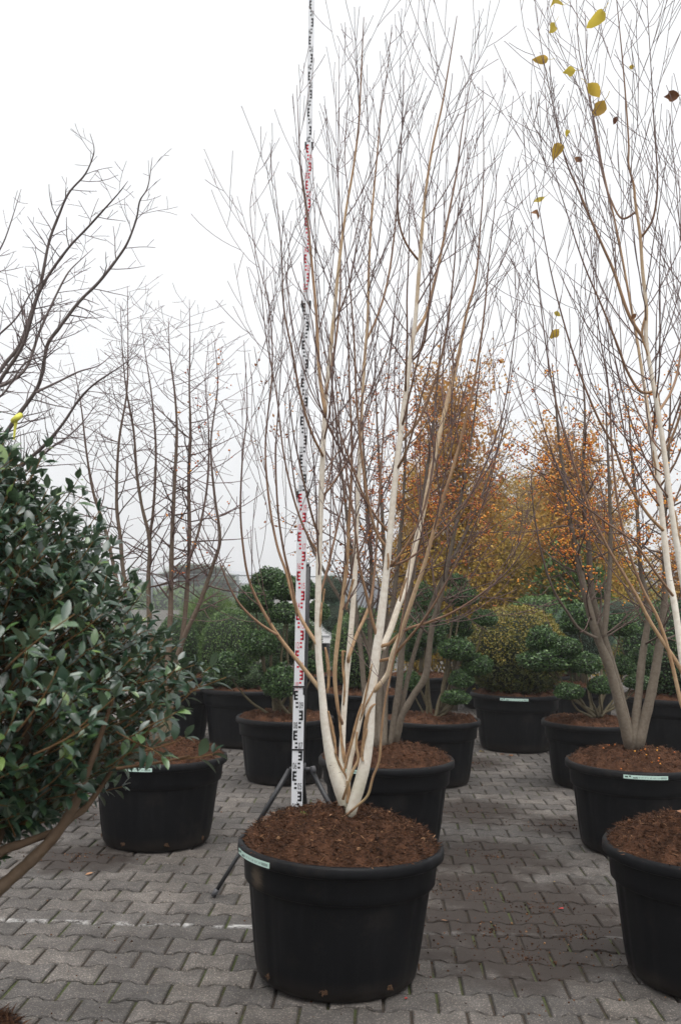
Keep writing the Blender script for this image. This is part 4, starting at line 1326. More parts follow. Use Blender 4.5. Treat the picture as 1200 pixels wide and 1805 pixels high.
# spreading grey tree entering at the frame edge
HORN = dict(step=(0.05, 0.045), up=0.5, wig=0.5, tip=0.0015, gap=(0.09, 0.08), ang=(35, 70), len=(0.32, 0.14), bare=0.12, ref=0.5, bud=0.25, rmax=0.0045)
HT = Thing('hornbeam_tree', 'spreading bare grey tree with a yellow tape tied on a limb, above the glossy shrub', 'tree', (POTS['left'][0], D2 + 0.05, 0.6))
tail = lambda a, b, w0, w1: [(-150, 1305, w0 * 1.6), (a, b, w1)]
for i, (pix, dY) in enumerate([
    ([(-148, 1305, 20), (-110, 1100, 17), (-55, 900, 14), (0, 784, 11.5), (31, 735, 10.5), (63, 690, 9.5), (75, 658, 9), (84, 609, 8.5), (105, 578, 8), (140, 532, 7.5), (175, 497, 7), (210, 452, 6), (227, 424, 5.2), (241, 385, 4.4), (247, 354, 3.6), (261, 329, 2.8), (269, 277, 1.2)], -0.7),
    ([(-152, 1305, 19), (-120, 1000, 16), (-60, 760, 12), (0, 655, 9.5), (35, 609, 9), (56, 550, 8), (73, 497, 7.2), (87, 427, 6.5), (105, 378, 5.8), (122, 340, 5), (150, 308, 4), (164, 277, 3), (166, 259, 2.2), (159, 235, 1.2)], -0.5),
    ([(-150, 1305, 18), (-125, 1020, 15), (-60, 770, 11), (0, 672, 9), (42, 606, 8), (70, 515, 7.2), (115, 445, 6.2), (157, 399, 5), (185, 368, 4), (210, 340, 2.8), (226, 319, 1.2)], -0.9),
    ([(-146, 1305, 17), (-100, 1080, 14), (-20, 880, 11), (42, 818, 9), (80, 784, 8), (112, 746, 6.5), (140, 704, 5.4), (168, 676, 4.4), (210, 648, 2.8), (245, 623, 1.2)], -0.8),
    ([(63, 692, 6), (84, 682, 5.4), (105, 672, 4.8), (140, 655, 3.8), (175, 644, 2.6), (200, 623, 1.2)], 0.1),
    ([(-20, 690, 8), (42, 655, 7), (70, 585, 6), (94, 532, 5), (115, 490, 4), (130, 470, 3), (165, 438, 1.2)], 0.2),
    ([(-150, 1300, 15), (-140, 1000, 12), (-100, 760, 9), (-60, 600, 7), (-20, 480, 5), (10, 420, 3), (38, 333, 1.2)], -0.3),
    ([(-60, 800, 7), (-20, 720, 6), (10, 690, 5), (45, 640, 4), (90, 620, 2.6), (130, 560, 1.2)], -0.1),
    ([(-40, 650, 6), (-10, 600, 5), (30, 560, 4), (60, 510, 3), (110, 470, 1.2)], -0.1),
    ([(-60, 900, 8), (-10, 860, 7), (40, 835, 6), (90, 790, 5), (120, 770, 4), (150, 740, 2.6), (178, 700, 1.2)], 0.2)]):
    Y0 = D2 + 0.05 if i in (0, 1, 2, 3, 6) else D2 - 0.4
    pix = [(x, y, w * 0.78) for x, y, w in pix]
    birch_stem(HT, pix, Y0, dY, 400 + i, 0.30 if i in (0, 1, 2, 3, 6) else 0.15, 0.985, 0.085, lf(0.40, 0.20), cfg=HORN, ang=(40, 75), m=M_HORN, depth=2, sides=9)
tp = MB()
q = [at(x, y, 5.38) for x, y in [(33, 730), (29, 742), (27, 755), (25, 775)]]
tp.tube([at(24, 742, 5.40), at(30, 737, 5.36), at(37, 732, 5.40)], [0.017, 0.019, 0.017], 8)
for i in range(3):
    a, b = q[i], q[i + 1]
    w = Vector((0.012 - 0.003 * i, 0.004, 0))
    tp.add([a - w, a + w, b + w * 0.8, b - w * 0.8], [(0, 1, 2, 3)])
HT.part('tape', tp, M_TAPE)

# ------------------------------------------------------------------ glossy shrub in the near corner
SX, SY = -1.10, 2.45
ST_ = Thing('evergreen_shrub', 'large evergreen shrub with glossy dark green leaves and brown forking branches', 'shrub', (POTS['shrub'][0], D0, 0.6))
prof0 = [(0.90, 0.10), (0.96, 0.36), (1.05, 0.55), (1.16, 0.68), (1.27, 0.74), (1.38, 0.68), (1.50, 0.58), (1.61, 0.49), (1.72, 0.37), (1.84, 0.24), (1.92, 0.06)]

prof = [(z - 0.03, max(0.03, r - 0.055)) for z, r in prof0]


def prof_r(z):
    for (z0, r0), (z1, r1) in zip(prof, prof[1:]):
        if z0 <= z <= z1:
            return r0 + (r1 - r0) * (z - z0) / (z1 - z0)
    return 0.0


rs = random.Random(41)
shrub_wood, leafP, leafD, leafU, leafS = MB(), [], [], [], []
base = Vector((POTS['shrub'][0], D0, 0.585))
limbs = [
    ([(-180, 1720, 30), (-60, 1620, 26), (0, 1566, 23), (55, 1517, 21), (98, 1472, 19), (130, 1422, 17), (150, 1370, 15), (164, 1335, 12), (180, 1290, 9), (200, 1230, 6)], 2.12, 0.12),
    ([(100, 1470, 15), (128, 1440, 13), (150, 1425, 11), (180, 1385, 9), (200, 1355, 8), (235, 1320, 7), (262, 1290, 6), (285, 1240, 4)], 2.19, 0.2),
    ([(-190, 1720, 26), (-70, 1560, 22), (0, 1503, 18), (40, 1487, 15), (70, 1476, 13), (108, 1462, 11)], 2.12, 0.075),
    ([(-200, 1720, 26), (-80, 1530, 20), (0, 1443, 15), (45, 1405, 12), (80, 1380, 10), (115, 1330, 7)], 2.15, 0.25),
    ([(205, 1355, 6), (240, 1350, 5.5), (275, 1345, 5), (310, 1338, 4), (335, 1332, 3)], 2.2, 0.05),
    ([(130, 1420, 7), (150, 1330, 7), (148, 1240, 6), (140, 1160, 5), (135, 1090, 4)], 2.4, 0.2)]
limb_objs = []
for pix, Y0, dY in limbs:
    pts, rad = trace(pix, Y0, dY)
    mb = MB()
    mb.tube(pts, [r * (1 + 0.14 * noise.noise(p * 25) + 0.12 * noise.noise(p * 70)) for p, r in zip(pts, rad)], 10)
    limb_objs.append(ST_.part('branch', mb, M_SHRUBBARK))
for k in range(7):
    a = k / 7 * 6.283
    e = Vector((SX + 0.35 * math.cos(a), SY + 0.35 * math.sin(a), 1.25 + 0.25 * rs.random()))
    m_ = (base + e) / 2 + Vector((0.1 * math.cos(a), 0.1 * math.sin(a), -0.05))
    pts, rad = smooth_path([(*base, 0.02), (*m_, 0.014), (*e, 0.007)], 8)
    mb = MB()
    mb.tube(pts, rad, 8)
    ST_.part('branch', mb, M_SHRUBBARK)


def leafy_shoot(p, d, L):
    """a short woody shoot with opposite leaves"""
    n = max(3, int(L / 0.026))
    cur, dd = p.copy(), d.normalized()
    pts = [cur.copy()]
    for i in range(n):
        dd = (dd + Vector((0, 0, 0.06)) + Vector((rs.gauss(0, 1), rs.gauss(0, 1), rs.gauss(0, 1))) * 0.07).normalized()
        cur = cur + dd * (L / n)
        pts.append(cur.copy())
        if i >= n * 0.12:
            s = perp(dd, rs)
            if i % 2:
                s = dd.cross(s)
            for sg in (-1, 1):
                if rs.random() < 0.9:
                    ld = (dd * rs.uniform(0.25, 0.9) + s * sg + Vector((0, 0, rs.uniform(-0.15, 0.25)))).normalized()
                    un = Vector((0, 0, 1)) + dd * 0.5 + Vector((rs.gauss(0, 0.35), rs.gauss(0, 0.35), 0))
                    leafP.append(tuple(cur + ld * 0.004))
                    leafD.append(tuple(ld))
                    leafU.append(tuple(un))
                    leafS.append(rs.uniform(0.030, 0.055) * (1 - 0.35 * (i == n - 1)))
    for _ in range(3):
        ld = (dd + perp(dd, rs) * 0.6).normalized()
        leafP.append(tuple(cur))
        leafD.append(tuple(ld))
        leafU.append(tuple(Vector((0, 0, 1)) + perp(ld, rs) * 0.4))
        leafS.append(rs.uniform(0.025, 0.042))
    shrub_wood.tube(pts, [0.0022 - 0.0012 * i / n for i in range(n + 1)], 5)


for k in range(3000):
    z = rs.uniform(0.87, 1.87)
    a = rs.uniform(0, 6.283)
    rr = prof_r(z)
    rr *= 1 + 0.16 * noise.noise(Vector((math.cos(a) * 1.6, math.sin(a) * 1.6, z * 3.2))) + 0.08 * noise.noise(Vector((math.cos(a) * 5, math.sin(a) * 5, z * 9)))
    if rr < 0.05:
        continue
    f = rs.uniform(0.60, 0.93) if rs.random() < 0.85 else rs.uniform(0.3, 0.6)
    end = Vector((SX + rr * math.cos(a), SY + rr * math.sin(a), z))
    outd = Vector((math.cos(a), math.sin(a), 0.35 + 0.55 * (z - 1.25))).normalized()
    L = rs.uniform(0.10, 0.20)
    st = Vector((SX + rr * f * math.cos(a), SY + rr * f * math.sin(a), z - 0.05)) - outd * 0.02
    if st.y < 1.55:
        continue
    leafy_shoot(st, outd + Vector((rs.gauss(0, 0.25), rs.gauss(0, 0.25), rs.gauss(0.1, 0.25))), L)
# stray shoots that stand out in the photograph
for (x, y, Y, dx, dz, L) in [(300, 1340, 2.25, 1, 0.05, 0.10), (225, 1330, 2.25, 1, 0.1, 0.14), (28, 1475, 2.14, -0.2, 0.5, 0.04), (335, 1215, 2.5, 1, 0.2, 0.1), (100, 900, 2.5, 0.6, 0.9, 0.10), (50, 850, 2.45, 0.5, 1, 0.1), (205, 1290, 2.2, 0.8, -0.4, 0.12), (140, 960, 2.5, 0.5, 1, 0.1), (30, 1290, 1.75, 0.4, 0.5, 0.14), (10, 1180, 1.72, 0.5, 0.6, 0.16), (60, 1330, 1.8, 0.8, 0.4, 0.12), (120, 1300, 1.9, 0.7, 0.5, 0.12)]:
    leafy_shoot(at(x, y, Y), Vector((dx, -0.1, dz)), L)
for k in range(150):     # inner twigs
    z = rs.uniform(0.98, 1.75)
    a = rs.uniform(0, 6.283)
    rr = prof_r(z)
    p0 = Vector((SX + rr * 0.15 * math.cos(a), SY + rr * 0.15 * math.sin(a), z - 0.22))
    p1 = Vector((SX + rr * 0.55 * math.cos(a + 0.2), SY + rr * 0.55 * math.sin(a + 0.2), z - 0.08))
    p2 = Vector((SX + rr * 0.88 * math.cos(a), SY + rr * 0.88 * math.sin(a), z + 0.02))
    shrub_wood.tube([p0, p1, p2], [0.006, 0.004, 0.0022], 5)
ST_.part('twigs', shrub_wood, M_SHRUBBARK)
P, D, U, S = (np.array(x) for x in (leafP, leafD, leafU, leafS))
# the 300 leaves that show largest: on the camera side of the crown and inside the frame
uu = P[:, 0] / P[:, 1] * F + 600
vv = 1044 - (P[:, 2] - CAM_Z) / P[:, 1] * F
shell = np.hypot(P[:, 0] - SX, P[:, 1] - SY) / np.array([max(prof_r(z), 0.1) for z in P[:, 2]])
score = S / P[:, 1] * 60 + 0.5 * shell + ((SY - P[:, 1]) > -0.05) * 0.8 + ((uu > 0) & (uu < 400)) * 3.0
big = np.argsort(-score)[:300]
rest = np.setdiff1d(np.arange(len(P)), big)
V, Fc = cloud(P[rest], D[rest], U[rest], S[rest], T_BLADE)
ST_.part('leaves', np_mesh('leaves', V, Fc, M_LEAF, 3, smooth=True), None, kind='stuff')
lm = np_mesh('leaf', T_BLADE[0], T_BLADE[1], M_LEAF, 3, smooth=True)
for i in big:
    X = Vector(D[i]).normalized()
    Yv = Vector(U[i]).cross(X).normalized()
    Z = X.cross(Yv)
    mt = Matrix((X, Yv, Z)).transposed().to_4x4()
    o = link('leaf', lm, ST_.o, ST_.inv)
    o.matrix_basis = Matrix.Translation(Vector(P[i])) @ mt @ Matrix.Diagonal((S[i], S[i] * rs.uniform(0.85, 1.2), S[i] * rs.uniform(0.4, 1.7), 1))

# ------------------------------------------------------------------ clipped shrubs
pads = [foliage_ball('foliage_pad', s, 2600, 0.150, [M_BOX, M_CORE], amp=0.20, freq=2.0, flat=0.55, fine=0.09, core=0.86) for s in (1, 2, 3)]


def cloud_tree(key, label, Y, plist, base_px):
    X0 = POTS[key][0]
    t = Thing('cloud_pruned_tree', label, 'topiary tree', (X0, Y, 0.5), 'cloud-pruned trees in black pots')
    rng = random.Random(key)
    trunks = [at(bx, by, Y) for bx, by in base_px]
    for i, (x, y, w, h, dy) in enumerate(plist):
        c = at(x, y, Y + dy)
        sx, sz = 0.5 * w * Y / F * 1.08, 0.5 * h * Y / F * 1.25
        t.part('foliage_pad', pads[i % 3], None).matrix_basis = Matrix.Translation(c) @ Matrix.Rotation(rng.uniform(0, 6.28), 4, 'Z') @ Matrix.Diagonal((sx, sx * 0.95, sz, 1))
        b = trunks[i % len(trunks)]
        m_ = b.lerp(c, 0.45) + Vector((0.12 * (c.x - b.x), 0.1 * dy, -0.10 * (c - b).length))
        lb = (c - b).length
        r0 = 0.0055 + 0.012 * min(1.0, lb / 0.9)
        b = b + Vector((rng.uniform(-0.05, 0.05), rng.uniform(-0.05, 0.05), 0))
        pts, rad = smooth_path([(b.x, b.y, b.z - 0.03, r0), (*m_, r0 * 0.72), (c.x, c.y, c.z - sz * 0.3, 0.005)], 8)
        mb = MB()
        mb.tube([p + Vector((noise.noise(p * 12), 0, 0)) * 0.012 for p in pts], rad, 7)
        t.part('branch', mb, M_TOPBARK)
    return t


cloud_tree('cloud1', 'cloud-pruned tree with tiered dark green pads behind the measuring staff', D3,
           [(476, 1025, 60, 38, 0.1), (505, 1042, 55, 44, 0.0), (450, 1062, 60, 46, -0.05), (502, 1085, 52, 36, -0.1), (457, 1140, 54, 42, -0.15), (403, 1180, 66, 44, -0.1), (495, 1208, 54, 56, -0.2), (560, 1082, 38, 38, 0.1), (556, 1172, 44, 40, 0.05), (528, 1130, 46, 40, 0.15), (478, 1180, 40, 36, 0.2), (540, 1045, 36, 34, 0.2)],
           [(483, 1258), (514, 1258), (500, 1262)])
cloud_tree('cloud2', 'cloud-pruned tree with small round pads in front of the yew ball', D3,
           [(803, 1027, 38, 24, 0.0), (813, 1055, 52, 36, -0.05), (853, 1093, 42, 28, -0.1), (805, 1149, 56, 38, -0.15), (840, 1176, 46, 36, -0.15), (813, 1200, 40, 30, -0.2), (803, 1232, 44, 25, -0.25), (747, 1122, 60, 48, 0.05), (810, 1110, 42, 38, 0.1), (745, 1060, 38, 52, 0.15), (724, 1205, 36, 32, 0.0), (722, 1152, 36, 36, 0.2)],
           [(764, 1262), (756, 1262), (772, 1260)])
cloud_tree('cloud3', 'cloud-pruned tree with flat pads behind the stems of the orange-fruited tree', D3,
           [(955, 1131, 52, 42, 0.0), (995, 1144, 50, 32, -0.1), (962, 1168, 84, 38, -0.05), (1030, 1173, 48, 36, -0.15), (1002, 1222, 44, 26, -0.25), (1057, 1212, 38, 30, -0.2), (1018, 1098, 60, 52, 0.2), (1092, 1107, 56, 38, 0.0), (1096, 1177, 42, 32, 0.05), (1136, 1160, 48, 36, 0.1), (1124, 1205, 44, 26, -0.05), (1057, 1046, 32, 26, 0.1)],
           [(1056, 1256), (1042, 1258), (1062, 1255)])


def ball_shrub(key, name, label, cat, lobes, me, Y, foot=None, group=None):
    X0 = POTS[key][0] if key else at(lobes[0][0], 1100, Y).x
    t = Thing(name, label, cat, (X0, Y, 0.5 if key else 0.0), group)
    rng = random.Random(label)
    for i, (x, y, w, h, dy) in enumerate(lobes):
        c = at(x, y, Y + dy)
        sx, sz = 0.5 * w * (Y + dy) / F, 0.5 * h * (Y + dy) / F
        t.part('foliage', me[i % len(me)] if isinstance(me, list) else me, None).matrix_basis = Matrix.Translation(c) @ Matrix.Rotation(rng.uniform(0, 6.28), 4, 'Z') @ Matrix.Diagonal((sx, sx, sz, 1))
    c = at(lobes[0][0], lobes[0][1], Y)
    mb = MB()
    z0 = 0.48 if key else -0.01
    mb.tube([Vector((X0, Y, z0)), Vector((X0, Y, (z0 + c.z) / 2)), c], [0.03, 0.026, 0.02], 7)
    t.part('trunk', mb, M_TOPBARK)
    return t


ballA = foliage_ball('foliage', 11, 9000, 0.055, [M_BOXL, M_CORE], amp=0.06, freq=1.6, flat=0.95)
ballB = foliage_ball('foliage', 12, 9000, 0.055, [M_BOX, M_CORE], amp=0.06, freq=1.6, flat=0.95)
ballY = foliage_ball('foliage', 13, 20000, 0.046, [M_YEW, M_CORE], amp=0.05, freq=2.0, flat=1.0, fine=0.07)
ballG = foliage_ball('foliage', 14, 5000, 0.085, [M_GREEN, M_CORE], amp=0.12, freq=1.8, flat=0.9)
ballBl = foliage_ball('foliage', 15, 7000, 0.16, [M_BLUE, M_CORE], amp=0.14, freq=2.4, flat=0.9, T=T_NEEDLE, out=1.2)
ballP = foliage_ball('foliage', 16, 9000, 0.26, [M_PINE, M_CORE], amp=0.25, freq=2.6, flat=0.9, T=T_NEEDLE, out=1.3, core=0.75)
ball_shrub('ball1', 'box_shrub', 'big rounded box shrub with a side lobe in front of the pine bush', 'shrub', [(405, 1142, 108, 134, 0), (446, 1118, 76, 96, 0.1), (420, 1192, 120, 50, -0.05)], [ballA, ballB, ballB], D4)
ball_shrub('yew', 'yew_ball', 'yellow-green clipped yew ball in a labelled black pot', 'shrub', [(906, 1148, 182, 160, 0)], ballY, D4)
ball_shrub('ball2', 'box_shrub', 'green box ball seen between the white birch stems', 'shrub', [(640, 1146, 118, 144, 0)], ballA, D4)
ball_shrub('ball3', 'box_shrub', 'large dark box ball behind the stems of the orange-fruited tree', 'shrub', [(1182, 1142, 180, 170, 0)], ballB, D4 - 0.3)
ball_shrub('ball4', 'box_shrub', 'box ball mostly hidden by the glossy shrub and the bare reddish stems', 'shrub', [(312, 1150, 84, 130, 0)], ballB, D4 + 0.2)
ball_shrub('pine1', 'pine_shrub', 'light green pine bush in front of the wire fence', 'shrub', [(372, 1108, 105, 110, 0), (340, 1140, 80, 100, 0.2), (400, 1150, 80, 100, 0.1)], ballP, 11.6)
ball_shrub('back1', 'box_shrub', 'dark box shrub behind the cloud-pruned tree next to the yew', 'shrub', [(742, 1110, 90, 100, 0)], ballB, 11.8)
ball_shrub('back2', 'conifer_shrub', 'soft blue-green conifer behind the tiered tree and yew ball', 'shrub', [(1030, 1115, 110, 96, 0), (1092, 1082, 80, 46, 0.4)], ballBl, 11.4)
ball_shrub('back3', 'box_shrub', 'dark shrub filling the gap behind the staff', 'shrub', [(510, 1128, 110, 90, 0), (470, 1118, 70, 90, 0.2)], ballB, 11.6)
ball_shrub('back4', 'box_shrub', 'mid-green dome rising behind the yew ball', 'shrub', [(950, 1094, 124, 84, 0)], ballG, 12.2)
ball_shrub('back5', 'pine_shrub', 'small blue-green pine between the birch stems in front of the grey shed', 'shrub', [(582, 1042, 50, 58, 0), (600, 1092, 76, 66, 0)], ballBl, 12.4)
ball_shrub('back6', 'conifer_shrub', 'grey-blue flat conifer between the crab apple and the yew ball', 'shrub', [(852, 1100, 92, 66, 0)], ballBl, 13.0)


# ------------------------------------------------------------------ autumn-coloured columnar trees
def column_tree(seed, n, H, R, m, leaf=0.07):
    """upright tree: trunk, ascending branches and leaves set along the twigs"""
    rng = random.Random(seed)
    rgn = np.random.default_rng(seed)
    tr, br = MB(), MB()
    pts = [Vector((0.05 * math.sin(i), 0.05 * math.cos(i * 1.3), H * i / 12 - 0.01)) for i in range(13)]
    tr.tube(pts, [0.05 * (1 - 0.92 * i / 12) + 0.002 for i in range(13)], 8)
    for k in range(150):
        h = H * rng.uniform(0.04, 0.88)
        a = rng.uniform(0, 6.283)
        sl = rng.uniform(0.35, 0.95)
        d = Vector((math.cos(a) * sl, math.sin(a) * sl, 1))
        p, _ = shoot(br, rng, Vector((0, 0, h)), d, R * rng.uniform(0.8, 1.7) * (1.2 - 0.55 * h / H), 0.009 * (1.1 - h / H), 1,
                     dict(step=(0.12, 0.1), up=0.35, wig=0.25, tip=0.0022, gap=(0.17,), ang=(25, 60), len=(0.5,), bare=0.15, ref=0.7))
        br.twig_pts.extend(p[2:])
    P = np.array([tuple(p) for p in br.twig_pts])
    P = P[rgn.integers(0, len(P), n)] + rgn.normal(size=(n, 3)) * 0.05
    f = P[:, 2] / H
    keep = rgn.random(n) < np.clip(1.75 - 1.45 * f, 0.06, 1)
    P = P[keep]
    k = len(P)
    V, Fc = cloud(P, rgn.normal(size=(k, 3)) + np.array([0, 0, -0.3]), rgn.normal(size=(k, 3)) + np.array([0, 0, 0.7]), leaf * (0.6 + 0.8 * rgn.random(k)), T_SMALL)
    return np_mesh('crown', V, Fc, m, 3), (tr.mesh('trunk', M_CRAB), br.mesh('branches', M_CRAB2))


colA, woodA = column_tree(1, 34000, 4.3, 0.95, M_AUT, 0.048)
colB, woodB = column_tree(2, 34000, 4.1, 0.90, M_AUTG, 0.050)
for i, (x, Y, H, wd, crown, wood, label) in enumerate([
    (800, 12.6, 1.06, 1.0, colA, woodA, 'tall russet and yellow columnar tree directly behind the white birch'),
    (868, 14.4, 0.80, 0.9, colB, woodB, 'yellow-green columnar tree above the yew ball'),
    (735, 14.2, 0.82, 0.7, colA, woodB, 'thin russet tree partly hidden by the birch stems'),
    (925, 30.0, 1.25, 1.7, colB, woodA, 'hazy yellow tree in the gap between the two fruiting trees'),
    (968, 15.5, 0.84, 1.0, colB, woodA, 'yellowing tree behind the stems of the yellow-orange fruited crab apple'),
    (1012, 13.0, 0.90, 1.0, colA, woodB, 'tall russet columnar tree behind the yellow-orange fruited crab apple'),
    (1075, 14.5, 0.72, 0.9, colB, woodB, 'yellow-green tree beside the pale post behind the crab apple'),
    (1000, 42.0, 1.7, 2.2, colB, woodA, 'faint yellow tree far down the row in the fog'),
    (1215, 15.0, 0.62, 1.0, colA, woodA, 'low russet tree behind the second birch'),
    (905, 55.0, 1.7, 2.6, colB, woodB, 'palest yellow tree at the far end of the row')]):
    p = at(x, 1040, Y)
    t = Thing('columnar_tree', label, 'tree', (p.x, Y, -0.045), 'autumn trees in rows')
    for nm, me in (('crown', crown), ('trunk', wood[0]), ('branches', wood[1])):
        t.local(nm, me, rot=(0, 0, i * 1.3), scale=(wd, wd, H))

# large-leaved green shrub behind the third cloud-pruned tree
t = Thing('laurel_shrub', 'leafy mid-green shrub in front of the yellowing trees', 'shrub', (at(1005, 1040, 12.6).x, 12.6, -0.04))
rgn = np.random.default_rng(5)
n = 3800
d = sphere_dirs(rgn, n)
P = np.array([0, 0, 1.35]) + d * (np.array([0.55, 0.55, 0.85]) * (rgn.random((n, 1)) ** 0.4)) * lumps(d, 4, 0.35, 2.3)[:, None]
V, Fc = cloud(P, d + rgn.normal(size=(n, 3)) * 0.7, rgn.normal(size=(n, 3)) * 0.5 + np.array([0, 0, 1.0]), 0.085 * (0.7 + 0.6 * rgn.random(n)), T_SMALL)
t.local('foliage', np_mesh('foliage', V, Fc, M_GREEN, 3))
mb = MB()
for k in range(6):
    a = k * 1.05
    mb.tube([Vector((0.02 * math.cos(a), 0.02 * math.sin(a), 0)), Vector((0.12 * math.cos(a), 0.12 * math.sin(a), 0.7)), Vector((0.3 * math.cos(a), 0.3 * math.sin(a), 1.6))], [0.02, 0.015, 0.006], 6)
t.local('stems', mb.mesh('stems', M_TOPBARK))

# ------------------------------------------------------------------ levelling staff and tripod
SB = at(520.5, 1560, 4.94)
lean = -0.0005
SF = Thing('levelling_staff', 'telescopic white measuring staff with red and black graduations standing behind the birch pot', 'measuring staff', (SB.x, 4.94, 0.003), None, (0, lean, 0))
WID = [0.0555, 0.0500, 0.0440, 0.0370, 0.0305]
SEC = [(0.0, 1.0, 0), (1.0, 2.0, 1), (2.0, 3.0, 2), (3.0, 3.86, 3), (3.86, 4.86, 4)]


def glyph_mesh(s, size):
    cu = bpy.data.curves.new('glyph', 'FONT')
    cu.body = s
    cu.size = size
    cu.align_x = 'CENTER'
    ob = bpy.data.objects.new('glyph', cu)
    me = bpy.data.meshes.new_from_object(ob)
    vs_ = [(v.co.x, v.co.y) for v in me.vertices]
    fs_ = [tuple(p.vertices) for p in me.polygons]
    bpy.data.objects.remove(ob)
    bpy.data.curves.remove(cu)
    bpy.data.meshes.remove(me)
    return vs_, fs_


for z0, z1, s in SEC:
    w = WID[s]
    dp = 0.030 - 0.004 * s
    mb = MB()
    ch = 0.004
    ring = [(-w / 2, -dp / 2 + ch), (-w / 2 + ch, -dp / 2), (w / 2 - ch, -dp / 2), (w / 2, -dp / 2 + ch), (w / 2, dp / 2), (-w / 2, dp / 2)]
    v = [(x, y, z) for z in (z0 - (0.04 if s else 0), z1 + 0.001 * s) for x, y in ring]
    mb.add(v, [(i, (i + 1) % 6, 6 + (i + 1) % 6, 6 + i) for i in range(6)] + [tuple(range(5, -1, -1)), tuple(range(6, 12))])
    sec = SF.local('section', mb.mesh('section', M_STAFF, smooth=False))
    pm = MB()
    yf = -dp / 2 - 0.0012

    def rect(x0, x1, a0, a1):
        pm.add([(x0, yf, a0), (x1, yf, a0), (x1, yf, a1), (x0, yf, a1)], [(0, 1, 2, 3)])
    for k in range(10):
        dm = s * 10 + k
        zz = z1 - (10 - k) * 0.1
        if zz < z0 - 0.001:
            continue
        left = (dm % 2 == 1)
        sg = -1 if left else 1
        ux = w * 0.5 - 0.004
        # the E: spine at the edge, three bars pointing inwards
        eo, ew = sg * ux, 0.40 * w

        def rx(a, b, c, d):
            x0, x1 = eo - sg * a * w, eo - sg * b * w
            rect(min(x0, x1), max(x0, x1), zz + c, zz + d)
        rx(0.0, 0.15, 0.052, 0.098)
        rx(0.0, 0.36, 0.052, 0.0615)
        rx(0.0, 0.36, 0.0705, 0.0795)
        rx(0.0, 0.36, 0.0885, 0.098)
        # the two or three blocks under it
        rx(0.18, 0.40, 0.033, 0.042)
        rx(0.18, 0.40, 0.012, 0.022)
        rect(-sg * ux if sg > 0 else 0.0, 0.0 if sg > 0 else ux, zz - 0.0006, zz + 0.0010)
        gv, gf = glyph_mesh('%02d' % dm, 0.046)
        gx = -sg * w * 0.245
        pm.add([(gx + x * 0.42 * w / 0.05, yf, zz + 0.010 + y) for x, y in gv], gf)
    pr = link('scale_print', pm.mesh('scale_print', M_REDP if s in (1, 3) else M_BLACKP, smooth=False), sec)
    if s:
        wl_ = WID[s - 1]
        for x0, x1 in ((-wl_ / 2 - 0.004, -wl_ / 2 + 0.004), (wl_ / 2 - 0.006, wl_ / 2 + 0.005)):
            cm = MB()
            cm.box(x0, x1, -dp / 2 - 0.004, dp / 2 + 0.006, z0 - 0.022, z0 + 0.012)
            SF.local('clip', cm.mesh('clip', M_BLKMETAL, smooth=False))
for z in (0.705, 1.018):
    cm = MB()
    w = WID[0] + 0.004
    cm.box(-w / 2, w / 2, -0.0185, 0.045, z - 0.003, z + 0.004)
    SF.local('strap', cm.mesh('strap', M_BLKMETAL, smooth=False))

TR = Thing('tripod', 'black tripod holding the measuring staff behind the birch pot', 'tripod', (SB.x + 0.02, 4.99, 0))
cx, cyy = SB.x + 0.014, 5.0
mb = MB()
mb.tube([Vector((cx, cyy, 0.30)), Vector((cx + 0.008, cyy, 1.0)), Vector((cx + 0.016, cyy, 1.63))], [0.0165, 0.0165, 0.0165], 12)
TR.part('pole', mb, M_BLKMETAL)
mb = MB()
mb.tube([Vector((cx + 0.016, cyy, 1.63)), Vector((cx + 0.016, cyy, 1.66))], [0.010, 0.010], 10)
mb.tube([Vector((cx + 0.016, cyy, 1.655)), Vector((cx + 0.016, cyy, 1.668))], [0.005, 0.007], 10)
TR.part('head', mb, M_STEEL)
hub = Vector((cx, cyy, 0.60))
mb = MB()
mb.tube([hub + Vector((0, 0, -0.03)), hub + Vector((0, 0, 0.03))], [0.026, 0.026], 12)
for dx, dy in ((-0.055, -0.02), (0.06, -0.02), (0.0, 0.055)):
    mb.tube([hub, hub + Vector((dx, dy, 0.004))], [0.011, 0.010], 8)
TR.part('collar', mb, M_RUBBER)
mb = MB()
mb.tube([hub + Vector((0.055, -0.022, 0.0)), hub + Vector((0.075, -0.026, 0.006))], [0.019, 0.017], 10)
TR.part('knob', mb, M_RUBBER)
fl = on_ground(377, 1582)
for foot, dx in ((fl, Vector((-0.055, -0.02, 0))), (Vector((cx + 0.42, 4.75, 0)), Vector((0.055, -0.02, 0))), (Vector((cx + 0.05, 5.5, 0)), Vector((0, 0.055, 0)))):
    mb = MB()
    a = hub + dx
    b = a.lerp(foot, 0.52)
    f0 = foot + Vector((0, 0, 0.012))
    mb.tube([a, b], [0.0125, 0.0125], 8)
    mb.tube([b, f0], [0.010, 0.010], 8)
    lg = TR.part('leg', mb, M_BLKMETAL)
    fm = MB()
    dd = (f0 - a).normalized()
    fm.tube([f0 - dd * 0.03, f0 + dd * 0.008], [0.0135, 0.0125], 8)
    TR.part('foot', fm, M_RUBBER, parent=lg)

